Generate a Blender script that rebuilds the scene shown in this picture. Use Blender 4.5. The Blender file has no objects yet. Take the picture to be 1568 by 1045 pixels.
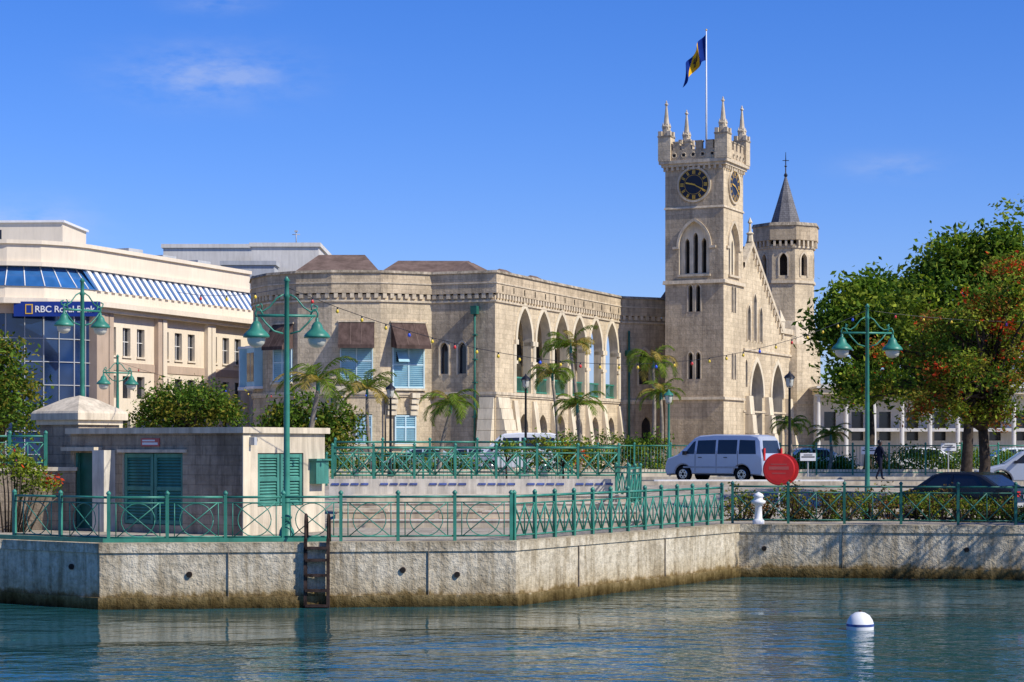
import bpy, math, random
import numpy as np
from mathutils import Vector, Matrix
from mathutils.geometry import delaunay_2d_cdt
random.seed(7); rng=np.random.default_rng(7)
SC=bpy.context.scene
F=3050.0; CH=3.7; HY=685.0
# survey helpers: bearing (in photo units) + distance -> metres
def gx(b,Y): return (b-784)*Y/F
def gz(e,Y): return CH+(HY-e)*Y/F

# ---------------------------------------------------------------- materials
def nt(m):
    m.use_nodes=True; t=m.node_tree; t.nodes.clear(); return t
def N(t,typ,**k):
    n=t.nodes.new(typ)
    for a,b in k.items(): setattr(n,a,b)
    return n
def c4(c): return (c[0],c[1],c[2],1)
def mathn(t,op,a,b=None):
    n=N(t,'ShaderNodeMath',operation=op)
    for i,x in enumerate((a,b)):
        if x is None: continue
        if isinstance(x,(int,float)): n.inputs[i].default_value=x
        else: t.links.new(x,n.inputs[i])
    return n.outputs[0]
def mixc(t,f,a,b,bt='MIX'):
    n=N(t,'ShaderNodeMix',data_type='RGBA',blend_type=bt)
    for i,x in ((0,f),(6,a),(7,b)):
        if isinstance(x,(int,float)): n.inputs[i].default_value=x
        elif isinstance(x,tuple): n.inputs[i].default_value=c4(x)
        else: t.links.new(x,n.inputs[i])
    return n.outputs[2]
def noise(t,vec,scale,detail=4,rough=.6):
    n=N(t,'ShaderNodeTexNoise'); n.inputs['Scale'].default_value=scale
    n.inputs['Detail'].default_value=detail; n.inputs['Roughness'].default_value=rough
    t.links.new(vec,n.inputs['Vector']); return n.outputs['Fac']
def ramp(t,f,stops):
    n=N(t,'ShaderNodeValToRGB'); cr=n.color_ramp
    cr.elements[0].position=stops[0][0]; cr.elements[0].color=c4(stops[0][1])
    cr.elements[1].position=stops[-1][0]; cr.elements[1].color=c4(stops[-1][1])
    for p,c in stops[1:-1]:
        e=cr.elements.new(p); e.color=c4(c)
    t.links.new(f,n.inputs[0]); return n.outputs[0]
def mapping(t,vec,s):
    n=N(t,'ShaderNodeMapping'); n.inputs['Scale'].default_value=s
    t.links.new(vec,n.inputs['Vector']); return n.outputs[0]
def finish(t,col,rough,metal=0,bump=None,bstr=.3,bdist=.02,spec=.5,extra=None):
    o=N(t,'ShaderNodeOutputMaterial')
    dif=rough>=.75
    p=N(t,'ShaderNodeBsdfDiffuse' if dif else 'ShaderNodeBsdfPrincipled')
    ci=p.inputs['Color' if dif else 'Base Color']
    if isinstance(col,tuple): ci.default_value=c4(col)
    else: t.links.new(col,ci)
    if not dif:
        p.inputs['Roughness'].default_value=rough; p.inputs['Metallic'].default_value=metal
        p.inputs['Specular IOR Level'].default_value=spec
    if bump is not None:
        b=N(t,'ShaderNodeBump'); b.inputs['Strength'].default_value=bstr; b.inputs['Distance'].default_value=bdist
        t.links.new(bump,b.inputs['Height']); t.links.new(b.outputs[0],p.inputs['Normal'])
    t.links.new(p.outputs[0],o.inputs[0]); return p
def mat(name,col,rough=.7,var=.2,scale=1.5,metal=0,bstr=.2,bdist=.01,spec=.4,streak=0):
    m=bpy.data.materials.new(name); t=nt(m)
    g=N(t,'ShaderNodeNewGeometry').outputs['Position']
    f=noise(t,g,scale,2)
    lo=tuple(x*(1-var) for x in col); hi=tuple(min(1,x*(1+var)) for x in col)
    c=ramp(t,f,[(.3,lo),(.7,hi)])
    if streak:
        s=noise(t,mapping(t,g,(3,3,.35)),1.5,3,.7)
        c=mixc(t,1,c,ramp(t,s,[(.35,(1-streak,)*3),(.6,(1,1,1))]),'MULTIPLY')
    f2=noise(t,g,scale*14,1) if bstr>.15 else None
    finish(t,c,rough,metal,f2,bstr,bdist,spec); return m
def stone(name,col,bw=.62,bh=.3,dark=.80,stain=.24,mort=.76,c1=1.07,c2=.87):
    m=bpy.data.materials.new(name); t=nt(m)
    uv=N(t,'ShaderNodeTexCoord').outputs['UV']
    g=N(t,'ShaderNodeNewGeometry').outputs['Position']
    b=N(t,'ShaderNodeTexBrick'); t.links.new(uv,b.inputs['Vector'])
    b.inputs['Color1'].default_value=c4(tuple(x*c1 for x in col)); b.inputs['Color2'].default_value=c4(tuple(x*c2 for x in col))
    b.inputs['Mortar'].default_value=c4(tuple(x*mort for x in col)); b.inputs['Scale'].default_value=1
    b.inputs['Mortar Size'].default_value=.014; b.inputs['Brick Width'].default_value=bw; b.inputs['Row Height'].default_value=bh
    b.inputs['Mortar Smooth'].default_value=.3; b.inputs['Bias'].default_value=-.15
    n1=noise(t,g,.4,4,.7)
    c=mixc(t,1,b.outputs['Color'],ramp(t,n1,[(.32,(dark,dark*.98,dark*.95)),(.62,(1.05,1.04,1.02))]),'MULTIPLY')
    s=noise(t,mapping(t,g,(1.3,1.3,.16)),1.6,4,.72)
    c=mixc(t,1,c,ramp(t,s,[(.35,(1-stain,1-stain,1-stain*.95)),(.55,(1,1,1))]),'MULTIPLY')
    n3=noise(t,g,6,3,.75)
    c=mixc(t,1,c,ramp(t,n3,[(.3,(.82,.81,.79)),(.7,(1.1,1.09,1.08))]),'MULTIPLY')
    finish(t,c,.9,0,n3,.6,.045,.15); return m
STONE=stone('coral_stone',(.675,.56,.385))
STONE_D=stone('weathered_shade_stone',(.59,.48,.33),dark=.72,stain=.32)  # darker stone: weathered parapets, plus shade put into the colour of sun-averted walls
STONE_T=mat('stone_trim',(.635,.53,.375),.85,.17,2,bstr=.4,bdist=.02,streak=.26)
STONE_P=mat('pale_stone',(.72,.62,.445),.85,.13,1,streak=.2)
COPE=mat('stained_coping',(.40,.335,.245),.9,.35,1.5,bstr=.4,bdist=.02,streak=.5)
SHEDST=stone('shed_coral',(.42,.345,.255),bw=.5,bh=.25,dark=.6,stain=.4,mort=.72)
SHEDL=mat('shed_render',(.66,.565,.415),.9,.14,1.2,bstr=.4,streak=.3)
CREAM=mat('bank_cream',(.77,.665,.51),.8,.05,.4,streak=.08)
TAN=mat('bank_tan',(.50,.385,.29),.8,.08,.5,streak=.1)
WHITE=mat('white_render',(.66,.63,.57),.8,.07,.5,streak=.15)
GREYB=mat('grey_render',(.45,.46,.46),.8,.07,.5,streak=.15)
ROOF=mat('roof_brown',(.185,.13,.105),.85,.25,1.2,streak=.2)
SLATE=stone('slate',(.24,.235,.24),bw=.3,bh=.16,mort=.5)
GREEN=mat('green_paint',(.042,.225,.155),.42,.2,2.5,bstr=.0,streak=.2)
DGREEN=mat('dark_green_paint',(.018,.12,.085),.5,.25,2,bstr=0)
SHUT=mat('shutter_green',(.065,.25,.19),.55,.15,2,bstr=0,streak=.25)
PALEBLUE=mat('pale_blue_wood',(.32,.54,.60),.6,.12,1.5,bstr=0)
PBFRAME=mat('pale_frame',(.50,.66,.69),.6,.08,1.5,bstr=0)
GLASSD=mat('dark_glass',(.018,.022,.03),.12,.2,1,bstr=0,spec=.6)
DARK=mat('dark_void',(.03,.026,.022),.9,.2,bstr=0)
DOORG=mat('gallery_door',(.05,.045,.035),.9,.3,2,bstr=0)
BLUEG=mat('blue_glass',(.03,.12,.30),.08,.3,.6,bstr=0,spec=.8)
BLUEGD=mat('navy_glass',(.010,.03,.09),.08,.5,.5,bstr=0,spec=.7)
SIGNB=mat('sign_blue',(.01,.035,.22),.4,.05,bstr=0)
WPAINT=mat('white_paint',(.76,.75,.72),.45,.06,3,bstr=0)
CPAINT=mat('cream_pier',(.68,.62,.51),.8,.12,2,streak=.3)
GOLD=mat('gold_paint',(.75,.45,.05),.4,.1,bstr=0)
BLACK=mat('black_paint',(.012,.012,.014),.4,.2,bstr=0)
NAVY=mat('clock_navy',(.008,.010,.022),.4,.2,bstr=0)
AWN=mat('awning_brown',(.115,.078,.065),.85,.25,2,streak=.3)
ASPH=mat('asphalt',(.13,.128,.122),.9,.2,3,bstr=.4)
PAVE=stone('paving',(.42,.38,.31),bw=.6,bh=.6,mort=.8)
TERRA=mat('terracotta_paving',(.40,.23,.165),.9,.15,3)
STEPM=mat('step_concrete',(.58,.50,.37),.9,.18,2,streak=.3)
TILEB=mat('blue_tile',(.06,.10,.30),.5,.4,5,bstr=0)
RED=mat('red_plastic',(.62,.025,.02),.32,.12,3,bstr=0)
REDD=mat('faded_red',(.50,.10,.08),.4,.1,3,bstr=0)
RUBBER=mat('rubber',(.02,.02,.02),.8,.2,bstr=0)
RUST=mat('rusty_iron',(.05,.035,.03),.8,.5,6)
JOINT=mat('joint_sealant',(.26,.22,.17),.8,.4,6)
BARK=mat('bark',(.075,.058,.045),.9,.35,6,bstr=.8,bdist=.03)
PBARK=mat('palm_trunk',(.27,.23,.18),.9,.25,6,bstr=.6)
SILVER=mat('silver_car_paint',(.50,.54,.61),.3,.04,1,metal=.25,bstr=0,spec=.6)
CARW=mat('white_car_paint',(.74,.75,.75),.3,.03,1,bstr=0,spec=.6)
CARB=mat('black_car_paint',(.012,.013,.015),.25,.2,1,bstr=0,spec=.5)
CARBL=mat('pale_blue_car_paint',(.35,.45,.5),.3,.05,1,bstr=0,spec=.6)
CHROME=mat('bright_metal',(.55,.55,.55),.25,.1,2,metal=.9,bstr=0)
LENS=mat('red_lens',(.5,.01,.01),.2,.1,bstr=0)
LAMPG=mat('lamp_glass',(.62,.60,.50),.25,.1,bstr=0)
BULBS=[mat('bulb_yellow',(.8,.55,.05),.3,.1,bstr=0),mat('bulb_red',(.7,.05,.04),.3,.1,bstr=0),mat('bulb_blue',(.04,.1,.6),.3,.1,bstr=0),mat('bulb_orange',(.8,.3,.05),.3,.1,bstr=0)]
SKIN=mat('dark_skin',(.10,.055,.035),.6,.1,bstr=0)
CLOTH=mat('navy_cloth',(.02,.022,.035),.9,.2,bstr=0)

def leafmat(name,col,var=.45,trans=.3):
    m=bpy.data.materials.new(name); t=nt(m)
    g=N(t,'ShaderNodeNewGeometry')
    r=g.outputs['Random Per Island']
    lo=(col[0]*(1-var),col[1]*(1-var),col[2]*(1-var)); hi=(col[0]*(1+var*1.5),col[1]*(1+var),col[2]*(1+var*.5))
    c=ramp(t,r,[(0,lo),(1,hi)])
    p=N(t,'ShaderNodeBsdfDiffuse'); t.links.new(c,p.inputs['Color'])
    tr=N(t,'ShaderNodeBsdfTranslucent'); t.links.new(mixc(t,1,c,(1.2,1.35,.5),'MULTIPLY'),tr.inputs[0])
    mx=N(t,'ShaderNodeMixShader'); mx.inputs[0].default_value=trans
    t.links.new(p.outputs[0],mx.inputs[1]); t.links.new(tr.outputs[0],mx.inputs[2])
    o=N(t,'ShaderNodeOutputMaterial'); t.links.new(mx.outputs[0],o.inputs[0]); return m
LF_D=leafmat('leaf_dark',(.055,.115,.022)); LF_M=leafmat('leaf_mid',(.105,.19,.03)); LF_L=leafmat('leaf_light',(.20,.27,.04))
LF_Y=leafmat('leaf_olive',(.18,.18,.035)); LF_R=leafmat('flower_red',(.60,.07,.03),.3); LF_P=leafmat('palm_leaf',(.13,.21,.035))
LF_O=leafmat('leaf_rust',(.28,.12,.04),.4)
LF_PY=leafmat('palm_leaf_dry',(.30,.25,.08)); LF_B=leafmat('twig_leaf_brown',(.13,.09,.045))

# quay concrete
def quaymat():
    m=bpy.data.materials.new('quay_concrete'); t=nt(m)
    g=N(t,'ShaderNodeNewGeometry').outputs['Position']
    sep=N(t,'ShaderNodeSeparateXYZ'); t.links.new(g,sep.inputs[0]); z=sep.outputs[2]
    base=ramp(t,noise(t,g,1.1,5,.65),[(.28,(.42,.355,.25)),(.5,(.63,.55,.405)),(.72,(.75,.665,.51))])
    s=noise(t,mapping(t,g,(2.2,2.2,.22)),1.8,4,.75)
    c=mixc(t,1,base,ramp(t,s,[(.36,(.62,.585,.53)),(.56,(1,1,1))]),'MULTIPLY')
    zz=mathn(t,'ADD',z,mathn(t,'MULTIPLY',mathn(t,'SUBTRACT',noise(t,mapping(t,g,(1,1,.6)),2.5,4,.7),.5),.55))
    zr=mathn(t,'DIVIDE',mathn(t,'ADD',zz,.2),1.7)
    alg=ramp(t,zr,[(.10,(.08,.066,.038)),(.20,(.22,.18,.095)),(.29,(.42,.35,.22)),(.34,(.84,.79,.70)),(.58,(1,1,1)),(.93,(1,1,1)),(1.0,(.80,.78,.74))])
    c=mixc(t,1,c,alg,'MULTIPLY')
    n3=noise(t,g,7,3,.75)
    c=mixc(t,1,c,ramp(t,n3,[(.32,(.70,.69,.67)),(.6,(1.06,1.06,1.05))]),'MULTIPLY')
    finish(t,c,.85,0,n3,.8,.06,.2); return m
QUAY=quaymat()
def watermat():
    m=bpy.data.materials.new('harbour_water'); t=nt(m)
    g=N(t,'ShaderNodeNewGeometry').outputs['Position']
    a=noise(t,mapping(t,g,(.75,1.0,1)),1.15,2,.5)
    b=noise(t,mapping(t,g,(.8,1.2,1)),3.6,2,.6)
    d=noise(t,mapping(t,g,(.09,.2,1)),1.0,1,.5)
    gain=ramp(t,d,[(.38,(.30,.30,.30)),(.62,(1.4,1.4,1.4))])
    h=mathn(t,'MULTIPLY',mathn(t,'ADD',a,mathn(t,'MULTIPLY',b,.30)),gain)
    p=finish(t,(.012,.075,.082),.025,0,h,1.0,.075,.5)
    p.inputs['IOR'].default_value=1.33
    return m
WATER=watermat()

# ---------------------------------------------------------------- mesh builder
def rot2(a): return math.cos(a),math.sin(a)
class MB:
    def __init__(s): s.v=[];s.f=[];s.m=[];s.sm=[];s.mats=[]
    def mi(s,m):
        if m not in s.mats: s.mats.append(m)
        return s.mats.index(m)
    def add(s,vs,fs,m,smooth=False):
        b=len(s.v); s.v+= [tuple(v) for v in vs]; k=s.mi(m)
        for f in fs: s.f.append([b+i for i in f]); s.m.append(k); s.sm.append(smooth)
    def face(s,pts,m): s.add(pts,[list(range(len(pts)))],m)
    def box(s,c,d,m,rz=0,bev=0):
        cs,sn=rot2(rz); hx,hy,hz=d[0]/2,d[1]/2,d[2]/2; vs=[]
        for z in (-hz,hz):
            for x,y in ((-hx,-hy),(hx,-hy),(hx,hy),(-hx,hy)):
                vs.append((c[0]+x*cs-y*sn,c[1]+x*sn+y*cs,c[2]+z))
        s.add(vs,[[3,2,1,0],[4,5,6,7],[0,1,5,4],[1,2,6,5],[2,3,7,6],[3,0,4,7]],m)
    def wbox(s,p0,p1,u0,u1,z0,z1,o0,o1,m,taper=0):
        L=frame(p0,p1)
        vs=[L(u0,z0,o0),L(u1,z0,o0),L(u1,z0,o1),L(u0,z0,o1),L(u0,z1,o0),L(u1,z1,o0),L(u1,z1,o1-taper),L(u0,z1,o1-taper)]
        s.add(vs,[[3,2,1,0],[4,5,6,7],[0,1,5,4],[1,2,6,5],[2,3,7,6],[3,0,4,7]],m)
    def cyl(s,a,b,r0,r1,m,n=8,caps=True):
        a=Vector(a);b=Vector(b);d=(b-a)
        if d.length<1e-6:return
        d.normalize(); u=d.orthogonal().normalized(); w=d.cross(u); vs=[]
        for p,r in ((a,r0),(b,r1)):
            for i in range(n):
                t=2*math.pi*i/n; vs.append(p+u*(r*math.cos(t))+w*(r*math.sin(t)))
        fs=[[i,(i+1)%n,n+(i+1)%n,n+i] for i in range(n)]
        s.add(vs,fs,m,n>5)
        if caps:
            s.add(vs,[list(range(n))[::-1],list(range(n,2*n))],m)
    def tube(s,pts,r,m,n=6):
        rs=r if isinstance(r,(list,tuple)) else [r]*len(pts)
        pts=[Vector(p) for p in pts]; vs=[]; u=None
        for i,p in enumerate(pts):
            d=(pts[min(i+1,len(pts)-1)]-pts[max(i-1,0)]).normalized()
            if u is None: u=d.orthogonal().normalized()
            else:
                u=(u-d*u.dot(d))
                u=u.normalized() if u.length>1e-5 else d.orthogonal().normalized()
            w=d.cross(u)
            for k in range(n):
                t=2*math.pi*k/n; vs.append(p+u*(rs[i]*math.cos(t))+w*(rs[i]*math.sin(t)))
        fs=[]
        for i in range(len(pts)-1):
            for k in range(n): fs.append([i*n+k,i*n+(k+1)%n,(i+1)*n+(k+1)%n,(i+1)*n+k])
        fs.append(list(range(n))[::-1]); fs.append([ (len(pts)-1)*n+k for k in range(n)])
        s.add(vs,fs,m,True)
    def lathe(s,c,prof,m,n=14,smooth=True,ph=0,axis=None):
        vs=[]
        for r,z in prof:
            for k in range(n):
                t=2*math.pi*k/n+ph; vs.append((c[0]+r*math.cos(t),c[1]+r*math.sin(t),c[2]+z))
        fs=[]
        for i in range(len(prof)-1):
            for k in range(n): fs.append([i*n+k,i*n+(k+1)%n,(i+1)*n+(k+1)%n,(i+1)*n+k])
        s.add(vs,fs,m,smooth)
        if prof[0][0]>.01: s.add(vs[:n],[list(range(n))[::-1]],m)
        if prof[-1][0]>.01: s.add(vs[-n:],[list(range(n))],m)
    def ring(s,L,uc,zc,r,th,m,n=20,o=0):
        pts=[L(uc+r*math.cos(2*math.pi*k/n),zc+r*math.sin(2*math.pi*k/n),o) for k in range(n+1)]
        s.tube(pts,th,m,5)
    def build(s,name,parent=None,local=False):
        me=bpy.data.meshes.new(name)
        off=Vector((0,0,0)) if (parent is None or local) else parent.location
        me.from_pydata([(v[0]-off[0],v[1]-off[1],v[2]-off[2]) for v in s.v],[],s.f)
        for m in s.mats: me.materials.append(m)
        me.polygons.foreach_set('material_index',s.m); me.polygons.foreach_set('use_smooth',s.sm)
        me.update(); uvl=me.uv_layers.new(name='UV')
        Zv=Vector((0,0,1)); V=me.vertices; data=np.zeros(len(me.loops)*2)
        for p in me.polygons:
            n=p.normal
            if abs(n.z)>.9: t=Vector((1,0,0)); b=Vector((0,1,0))
            else:
                t=Zv.cross(n).normalized(); b=n.cross(t)
            for li in p.loop_indices:
                co=V[me.loops[li].vertex_index].co
                data[2*li]=co.dot(t); data[2*li+1]=co.dot(b)
        uvl.data.foreach_set('uv',data)
        o=bpy.data.objects.new(name,me); SC.collection.objects.link(o)
        if parent: o.parent=parent
        return o
def grp(name,loc=(0,0,0),rz=0):
    e=bpy.data.objects.new(name,None); e.empty_display_size=.5; e.location=loc; e.rotation_euler=(0,0,rz)
    SC.collection.objects.link(e); return e
def frame(p0,p1):
    dx,dy=p1[0]-p0[0],p1[1]-p0[1]; l=math.hypot(dx,dy); dx/=l;dy/=l
    def L(u,z,o=0): return (p0[0]+dx*u+dy*o,p0[1]+dy*u-dx*o,z)
    L.len=l; return L
def pip(p,poly):
    x,y=p; c=False; j=len(poly)-1
    for i in range(len(poly)):
        xi,yi=poly[i];xj,yj=poly[j]
        if (yi>y)!=(yj>y) and x<(xj-xi)*(y-yi)/(yj-yi)+xi: c=not c
        j=i
    return c
def tri(outline,holes):
    vs=[];es=[]
    for poly in [outline]+holes:
        b=len(vs); n=len(poly); vs+= [Vector(p) for p in poly]; es+=[(b+i,b+(i+1)%n) for i in range(n)]
    r=delaunay_2d_cdt(vs,es,[],0,1e-5)
    V=[tuple(v) for v in r[0]]; inn=[];hol=[]
    for f in r[2]:
        c=(sum(V[i][0] for i in f)/3,sum(V[i][1] for i in f)/3)
        if not pip(c,outline): continue
        k=[i for i,h in enumerate(holes) if pip(c,h)]
        if k: hol.append((list(f),k[0]))
        else: inn.append(list(f))
    return V,inn,hol
def gothic(uc,w,zb,zs,r,n=8):
    r=max(r,w*1.001); c=(r*r-w*w)/(2*w); R=w+c; th=math.acos(c/R)
    pts=[(uc-w,zb),(uc+w,zb)]
    ra=[(uc-c+R*math.cos(th*i/n),zs+R*math.sin(th*i/n)) for i in range(n+1)]
    la=[(2*uc-x,z) for x,z in ra[::-1]][1:]
    return pts+ra+la
def rect(u0,u1,z0,z1): return [(u0,z0),(u1,z0),(u1,z1),(u0,z1)]
def wall(mb,p0,p1,outline,ops,m,o=0):
    """ops: (poly, depth, pane_mat or None, reveal_mat)"""
    L=frame(p0,p1); holes=[x[0] for x in ops]
    V,inn,_=tri(outline,holes)
    mb.add([L(u,z,o) for u,z in V],inn,m)
    for poly,dep,pane,rev in ops:
        n=len(poly)
        for i in range(n):
            a=poly[i];b=poly[(i+1)%n]
            mb.face([L(a[0],a[1],o),L(b[0],b[1],o),L(b[0],b[1],o-dep),L(a[0],a[1],o-dep)],rev)
        if pane: mb.face([L(u,z,o-dep) for u,z in poly],pane)
    return L
def archtrim(mb,L,uc,w,zs,r,t,m,out=.08,zb=None,n=8,o=0):
    a=gothic(uc,w,zs if zb is None else zb,zs,r,n)[2:]; b=gothic(uc,w+t,zs,zs,r+t*1.25,n)[2:]
    if zb is not None:
        a=[(uc+w,zb)]+a+[(uc-w,zb)]; b=[(uc+w+t,zb)]+b+[(uc-w-t,zb)]
    for i in range(len(a)-1):
        mb.face([L(*a[i],o+out),L(*b[i],o+out),L(*b[i+1],o+out),L(*a[i+1],o+out)],m)
        mb.face([L(*b[i],o+out),L(*b[i],o),L(*b[i+1],o),L(*b[i+1],o+out)],m)
        mb.face([L(*a[i],o+out),L(*a[i+1],o+out),L(*a[i+1],o),L(*a[i],o)],m)
def offp(path,o,closed=False):
    out=[];n=len(path)
    def nr(a,b):
        dx,dy=b[0]-a[0],b[1]-a[1]; l=math.hypot(dx,dy); return (dy/l,-dx/l)
    for i in range(n):
        if closed: n1=nr(path[i-1],path[i]); n2=nr(path[i],path[(i+1)%n])
        else:
            n1=nr(path[i-1],path[i]) if i>0 else nr(path[0],path[1]); n2=nr(path[i],path[i+1]) if i<n-1 else n1
        mx,my=n1[0]+n2[0],n1[1]+n2[1]; d=mx*n1[0]+my*n1[1]
        d=max(d,.35); out.append((path[i][0]+mx*o/d,path[i][1]+my*o/d))
    return out
def band(mb,path,z0,z1,o0,o1,m,closed=False,slope=0):
    a=offp(path,o0,closed);b=offp(path,o1,closed);c=offp(path,o1-slope,closed); n=len(path)
    rng_=range(n if closed else n-1)
    for i in rng_:
        j=(i+1)%n
        mb.face([(*b[i],z0),(*b[j],z0),(*c[j],z1),(*c[i],z1)],m)
        mb.face([(*c[i],z1),(*c[j],z1),(*a[j],z1),(*a[i],z1)],m)
        mb.face([(*a[i],z0),(*a[j],z0),(*b[j],z0),(*b[i],z0)],m)
    if not closed:
        for i in (0,n-1): mb.face([(*a[i],z0),(*b[i],z0),(*c[i],z1),(*a[i],z1)],m)
def corbels(mb,path,z0,z1,o,sp,w,m,closed=False):
    n=len(path)
    for i in range(n if closed else n-1):
        p,q=path[i],path[(i+1)%n]; l=math.hypot(q[0]-p[0],q[1]-p[1]); k=max(1,int(l/sp))
        for j in range(k):
            u=(j+.5)*l/k; mb.wbox(p,q,u-w/2,u+w/2,z0,z1,-.02,o,m)

# ---------------------------------------------------------------- foliage
def leaves(name,parent,cl,k,cr,size,mats,wts,up=.5,asp=.5):
    cl=np.array(cl); C=len(cl); n=C*k
    c=np.repeat(cl,k,0)+rng.normal(size=(n,3))*np.array([cr,cr,cr*.75])
    nn=rng.normal(size=(n,3)); nn[:,2]+=up*2; nn/=np.linalg.norm(nn,axis=1)[:,None]
    t=rng.normal(size=(n,3)); t-=nn*(t*nn).sum(1)[:,None]; t/=np.linalg.norm(t,axis=1)[:,None]
    b=np.cross(nn,t); s=size*rng.uniform(.6,1.4,size=(n,1))
    V=np.stack([c-t*s/2,c+b*s*asp/2-nn*s*.06,c+t*s/2,c-b*s*asp/2-nn*s*.06],1).reshape(-1,3)
    off=np.array(parent.location) if parent else np.zeros(3)
    me=bpy.data.meshes.new(name); me.from_pydata((V-off).tolist(),[],np.arange(n*4).reshape(-1,4).tolist())
    for m in mats: me.materials.append(m)
    w=np.array(wts)/sum(wts); cm=rng.choice(len(mats),size=C,p=w); mi=np.repeat(cm,k)
    sw=rng.random(n)<.25; mi[sw]=rng.choice(len(mats),size=sw.sum(),p=w)
    me.polygons.foreach_set('material_index',mi.astype(np.int32)); me.update()
    o=bpy.data.objects.new(name,me); SC.collection.objects.link(o)
    if parent: o.parent=parent
    return o
def clumps(ells,n,low=-.5,inner=.35):
    vols=np.array([e[1][0]*e[1][1]*e[1][2] for e in ells])**.7; vols/=vols.sum(); out=[]
    for e,v in zip(ells,vols):
        k=max(2,int(n*v)); c=0
        while c<k:
            d=rng.normal(size=3); d/=np.linalg.norm(d)
            if d[2]<low and rng.random()<.8: continue
            r=inner+(1-inner)*rng.random()**.5; r*=rng.uniform(.88,1.12)
            out.append([e[0][i]+d[i]*e[1][i]*r for i in range(3)]); c+=1
    return out
def tree(name,base,tr,fork,ells,ncl,k,cr,leaf,mats,wts,limbs=14,up=.5,inner=.35,lean=(0,0)):
    g=grp(name,base); cl=clumps(ells,ncl,inner=inner)
    leaves('foliage',g,cl,k,cr,leaf,mats,wts,up)
    mb=MB(); b=Vector(base); f=Vector((base[0]+lean[0],base[1]+lean[1],fork))
    mb.tube([b+Vector((0,0,-.2)),b+Vector((0,0,.25)),b.lerp(f,.5)+Vector((tr*.4,0,0)),f],[tr*1.5,tr*1.1,tr*.9,tr*.8],BARK,9)
    idx=rng.choice(len(cl),size=min(limbs,len(cl)),replace=False)
    for i in idx:
        e=Vector(cl[i]); d=e-f; m1=f+d*.35+Vector((rng.normal()*.05*d.length,rng.normal()*.05*d.length,.12*d.length)); m2=f+d*.7+Vector((rng.normal()*.06*d.length,0,.1*d.length))
        mb.tube([f-Vector((0,0,tr)),m1,m2,e],[tr*.55,tr*.33,tr*.2,.015],BARK,6)
        for _ in range(2):
            e2=Vector(cl[rng.integers(len(cl))])
            if (e2-m1).length<d.length*.8: mb.tube([m1,m1.lerp(e2,.5)+Vector((0,0,.1)),e2],[tr*.25,tr*.15,.012],BARK,5)
    mb.build('trunk_and_limbs',g); return g
def palm(base,top,fl,nf=13,tr=.11,mats=(LF_P,LF_PY),name='palm_tree',droop=1.0):
    g=grp(name,base); mb=MB(); b=Vector(base); t=Vector(top); pts=[]; rs=[]
    for i in range(9):
        f=i/8; p=b.lerp(t,f); p.x+=math.sin(f*math.pi)*.12*(1 if base[0]>0 else -1); pts.append(p); rs.append(tr*(1.35-.6*f)*(1+.06*(i%2)))
    mb.tube(pts,rs,PBARK,8)
    mb.lathe((t.x,t.y,t.z-.1),[(tr*.7,0),(tr*.8,.25),(tr*.5,.6),(.02,.8)],SHUT,8)
    mb.build('trunk',g); fb=MB()
    for k in range(nf):
        az=2.4*k+rng.normal()*.2; el=1.25-1.15*(k/nf)+rng.normal()*.1; L=fl*rng.uniform(.85,1.1)
        dx,dy=math.cos(az),math.sin(az); p=Vector((t.x,t.y,t.z+.35)); pp=[p.copy()]; ns=12; a=el
        for i in range(ns):
            a-= (.065+.013*i)*droop; p=p+Vector((dx*math.cos(a),dy*math.cos(a),math.sin(a)))*(L/ns); pp.append(p.copy())
        m=mats[0] if rng.random()<.88 else mats[1]
        fb.tube(pp,[.018*(1-.8*i/ns) for i in range(ns+1)],LF_PY,3)
        side=Vector((-dy,dx,0)); tl=rng.uniform(-.3,.3)
        for i in range(2,ns*3):
            f=i/(ns*3); q=f*ns; j=int(q); c=pp[j].lerp(pp[min(j+1,ns)],q-j); d=(pp[min(j+1,ns)]-pp[j]).normalized()
            ll=fl*.27*math.sin(math.pi*min(1,f*.85+.12))**.6*rng.uniform(.8,1.15)
            for s in (-1,1):
                e=c+side*s*ll*.62+d*ll*.55+Vector((0,0,-ll*(rng.uniform(.1,.45)+tl*s)))
                w=d*.017*fl**.5; md=(c+e)/2+Vector((0,0,.04*ll))
                fb.add([c-w*.6,c+w*.6,md+w*1.1,e,md-w*1.1],[[0,1,2,3,4]],m)
    fb.build('fronds',g); return g
def shrub(name,ells,n,k,cr,leaf,mats,wts,base=None,up=.4):
    c=ells[0][0]; b=base or (c[0],c[1],c[2]-ells[0][1][2]); g=grp(name,b)
    cl=clumps(ells,n,low=-.9,inner=.2); leaves('foliage',g,cl,k,cr,leaf,mats,wts,up)
    mb=MB()
    for i in rng.choice(len(cl),size=min(16,len(cl)),replace=False):
        e=Vector(cl[i]); s=Vector((b[0]+(e.x-b[0])*.4,b[1]+(e.y-b[1])*.4,b[2]-.1)); mb.tube([s,s.lerp(e,.5)+Vector((.04,0,0)),e],[.03,.02,.008],BARK,5)
    mb.build('stems',g); return g

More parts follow.
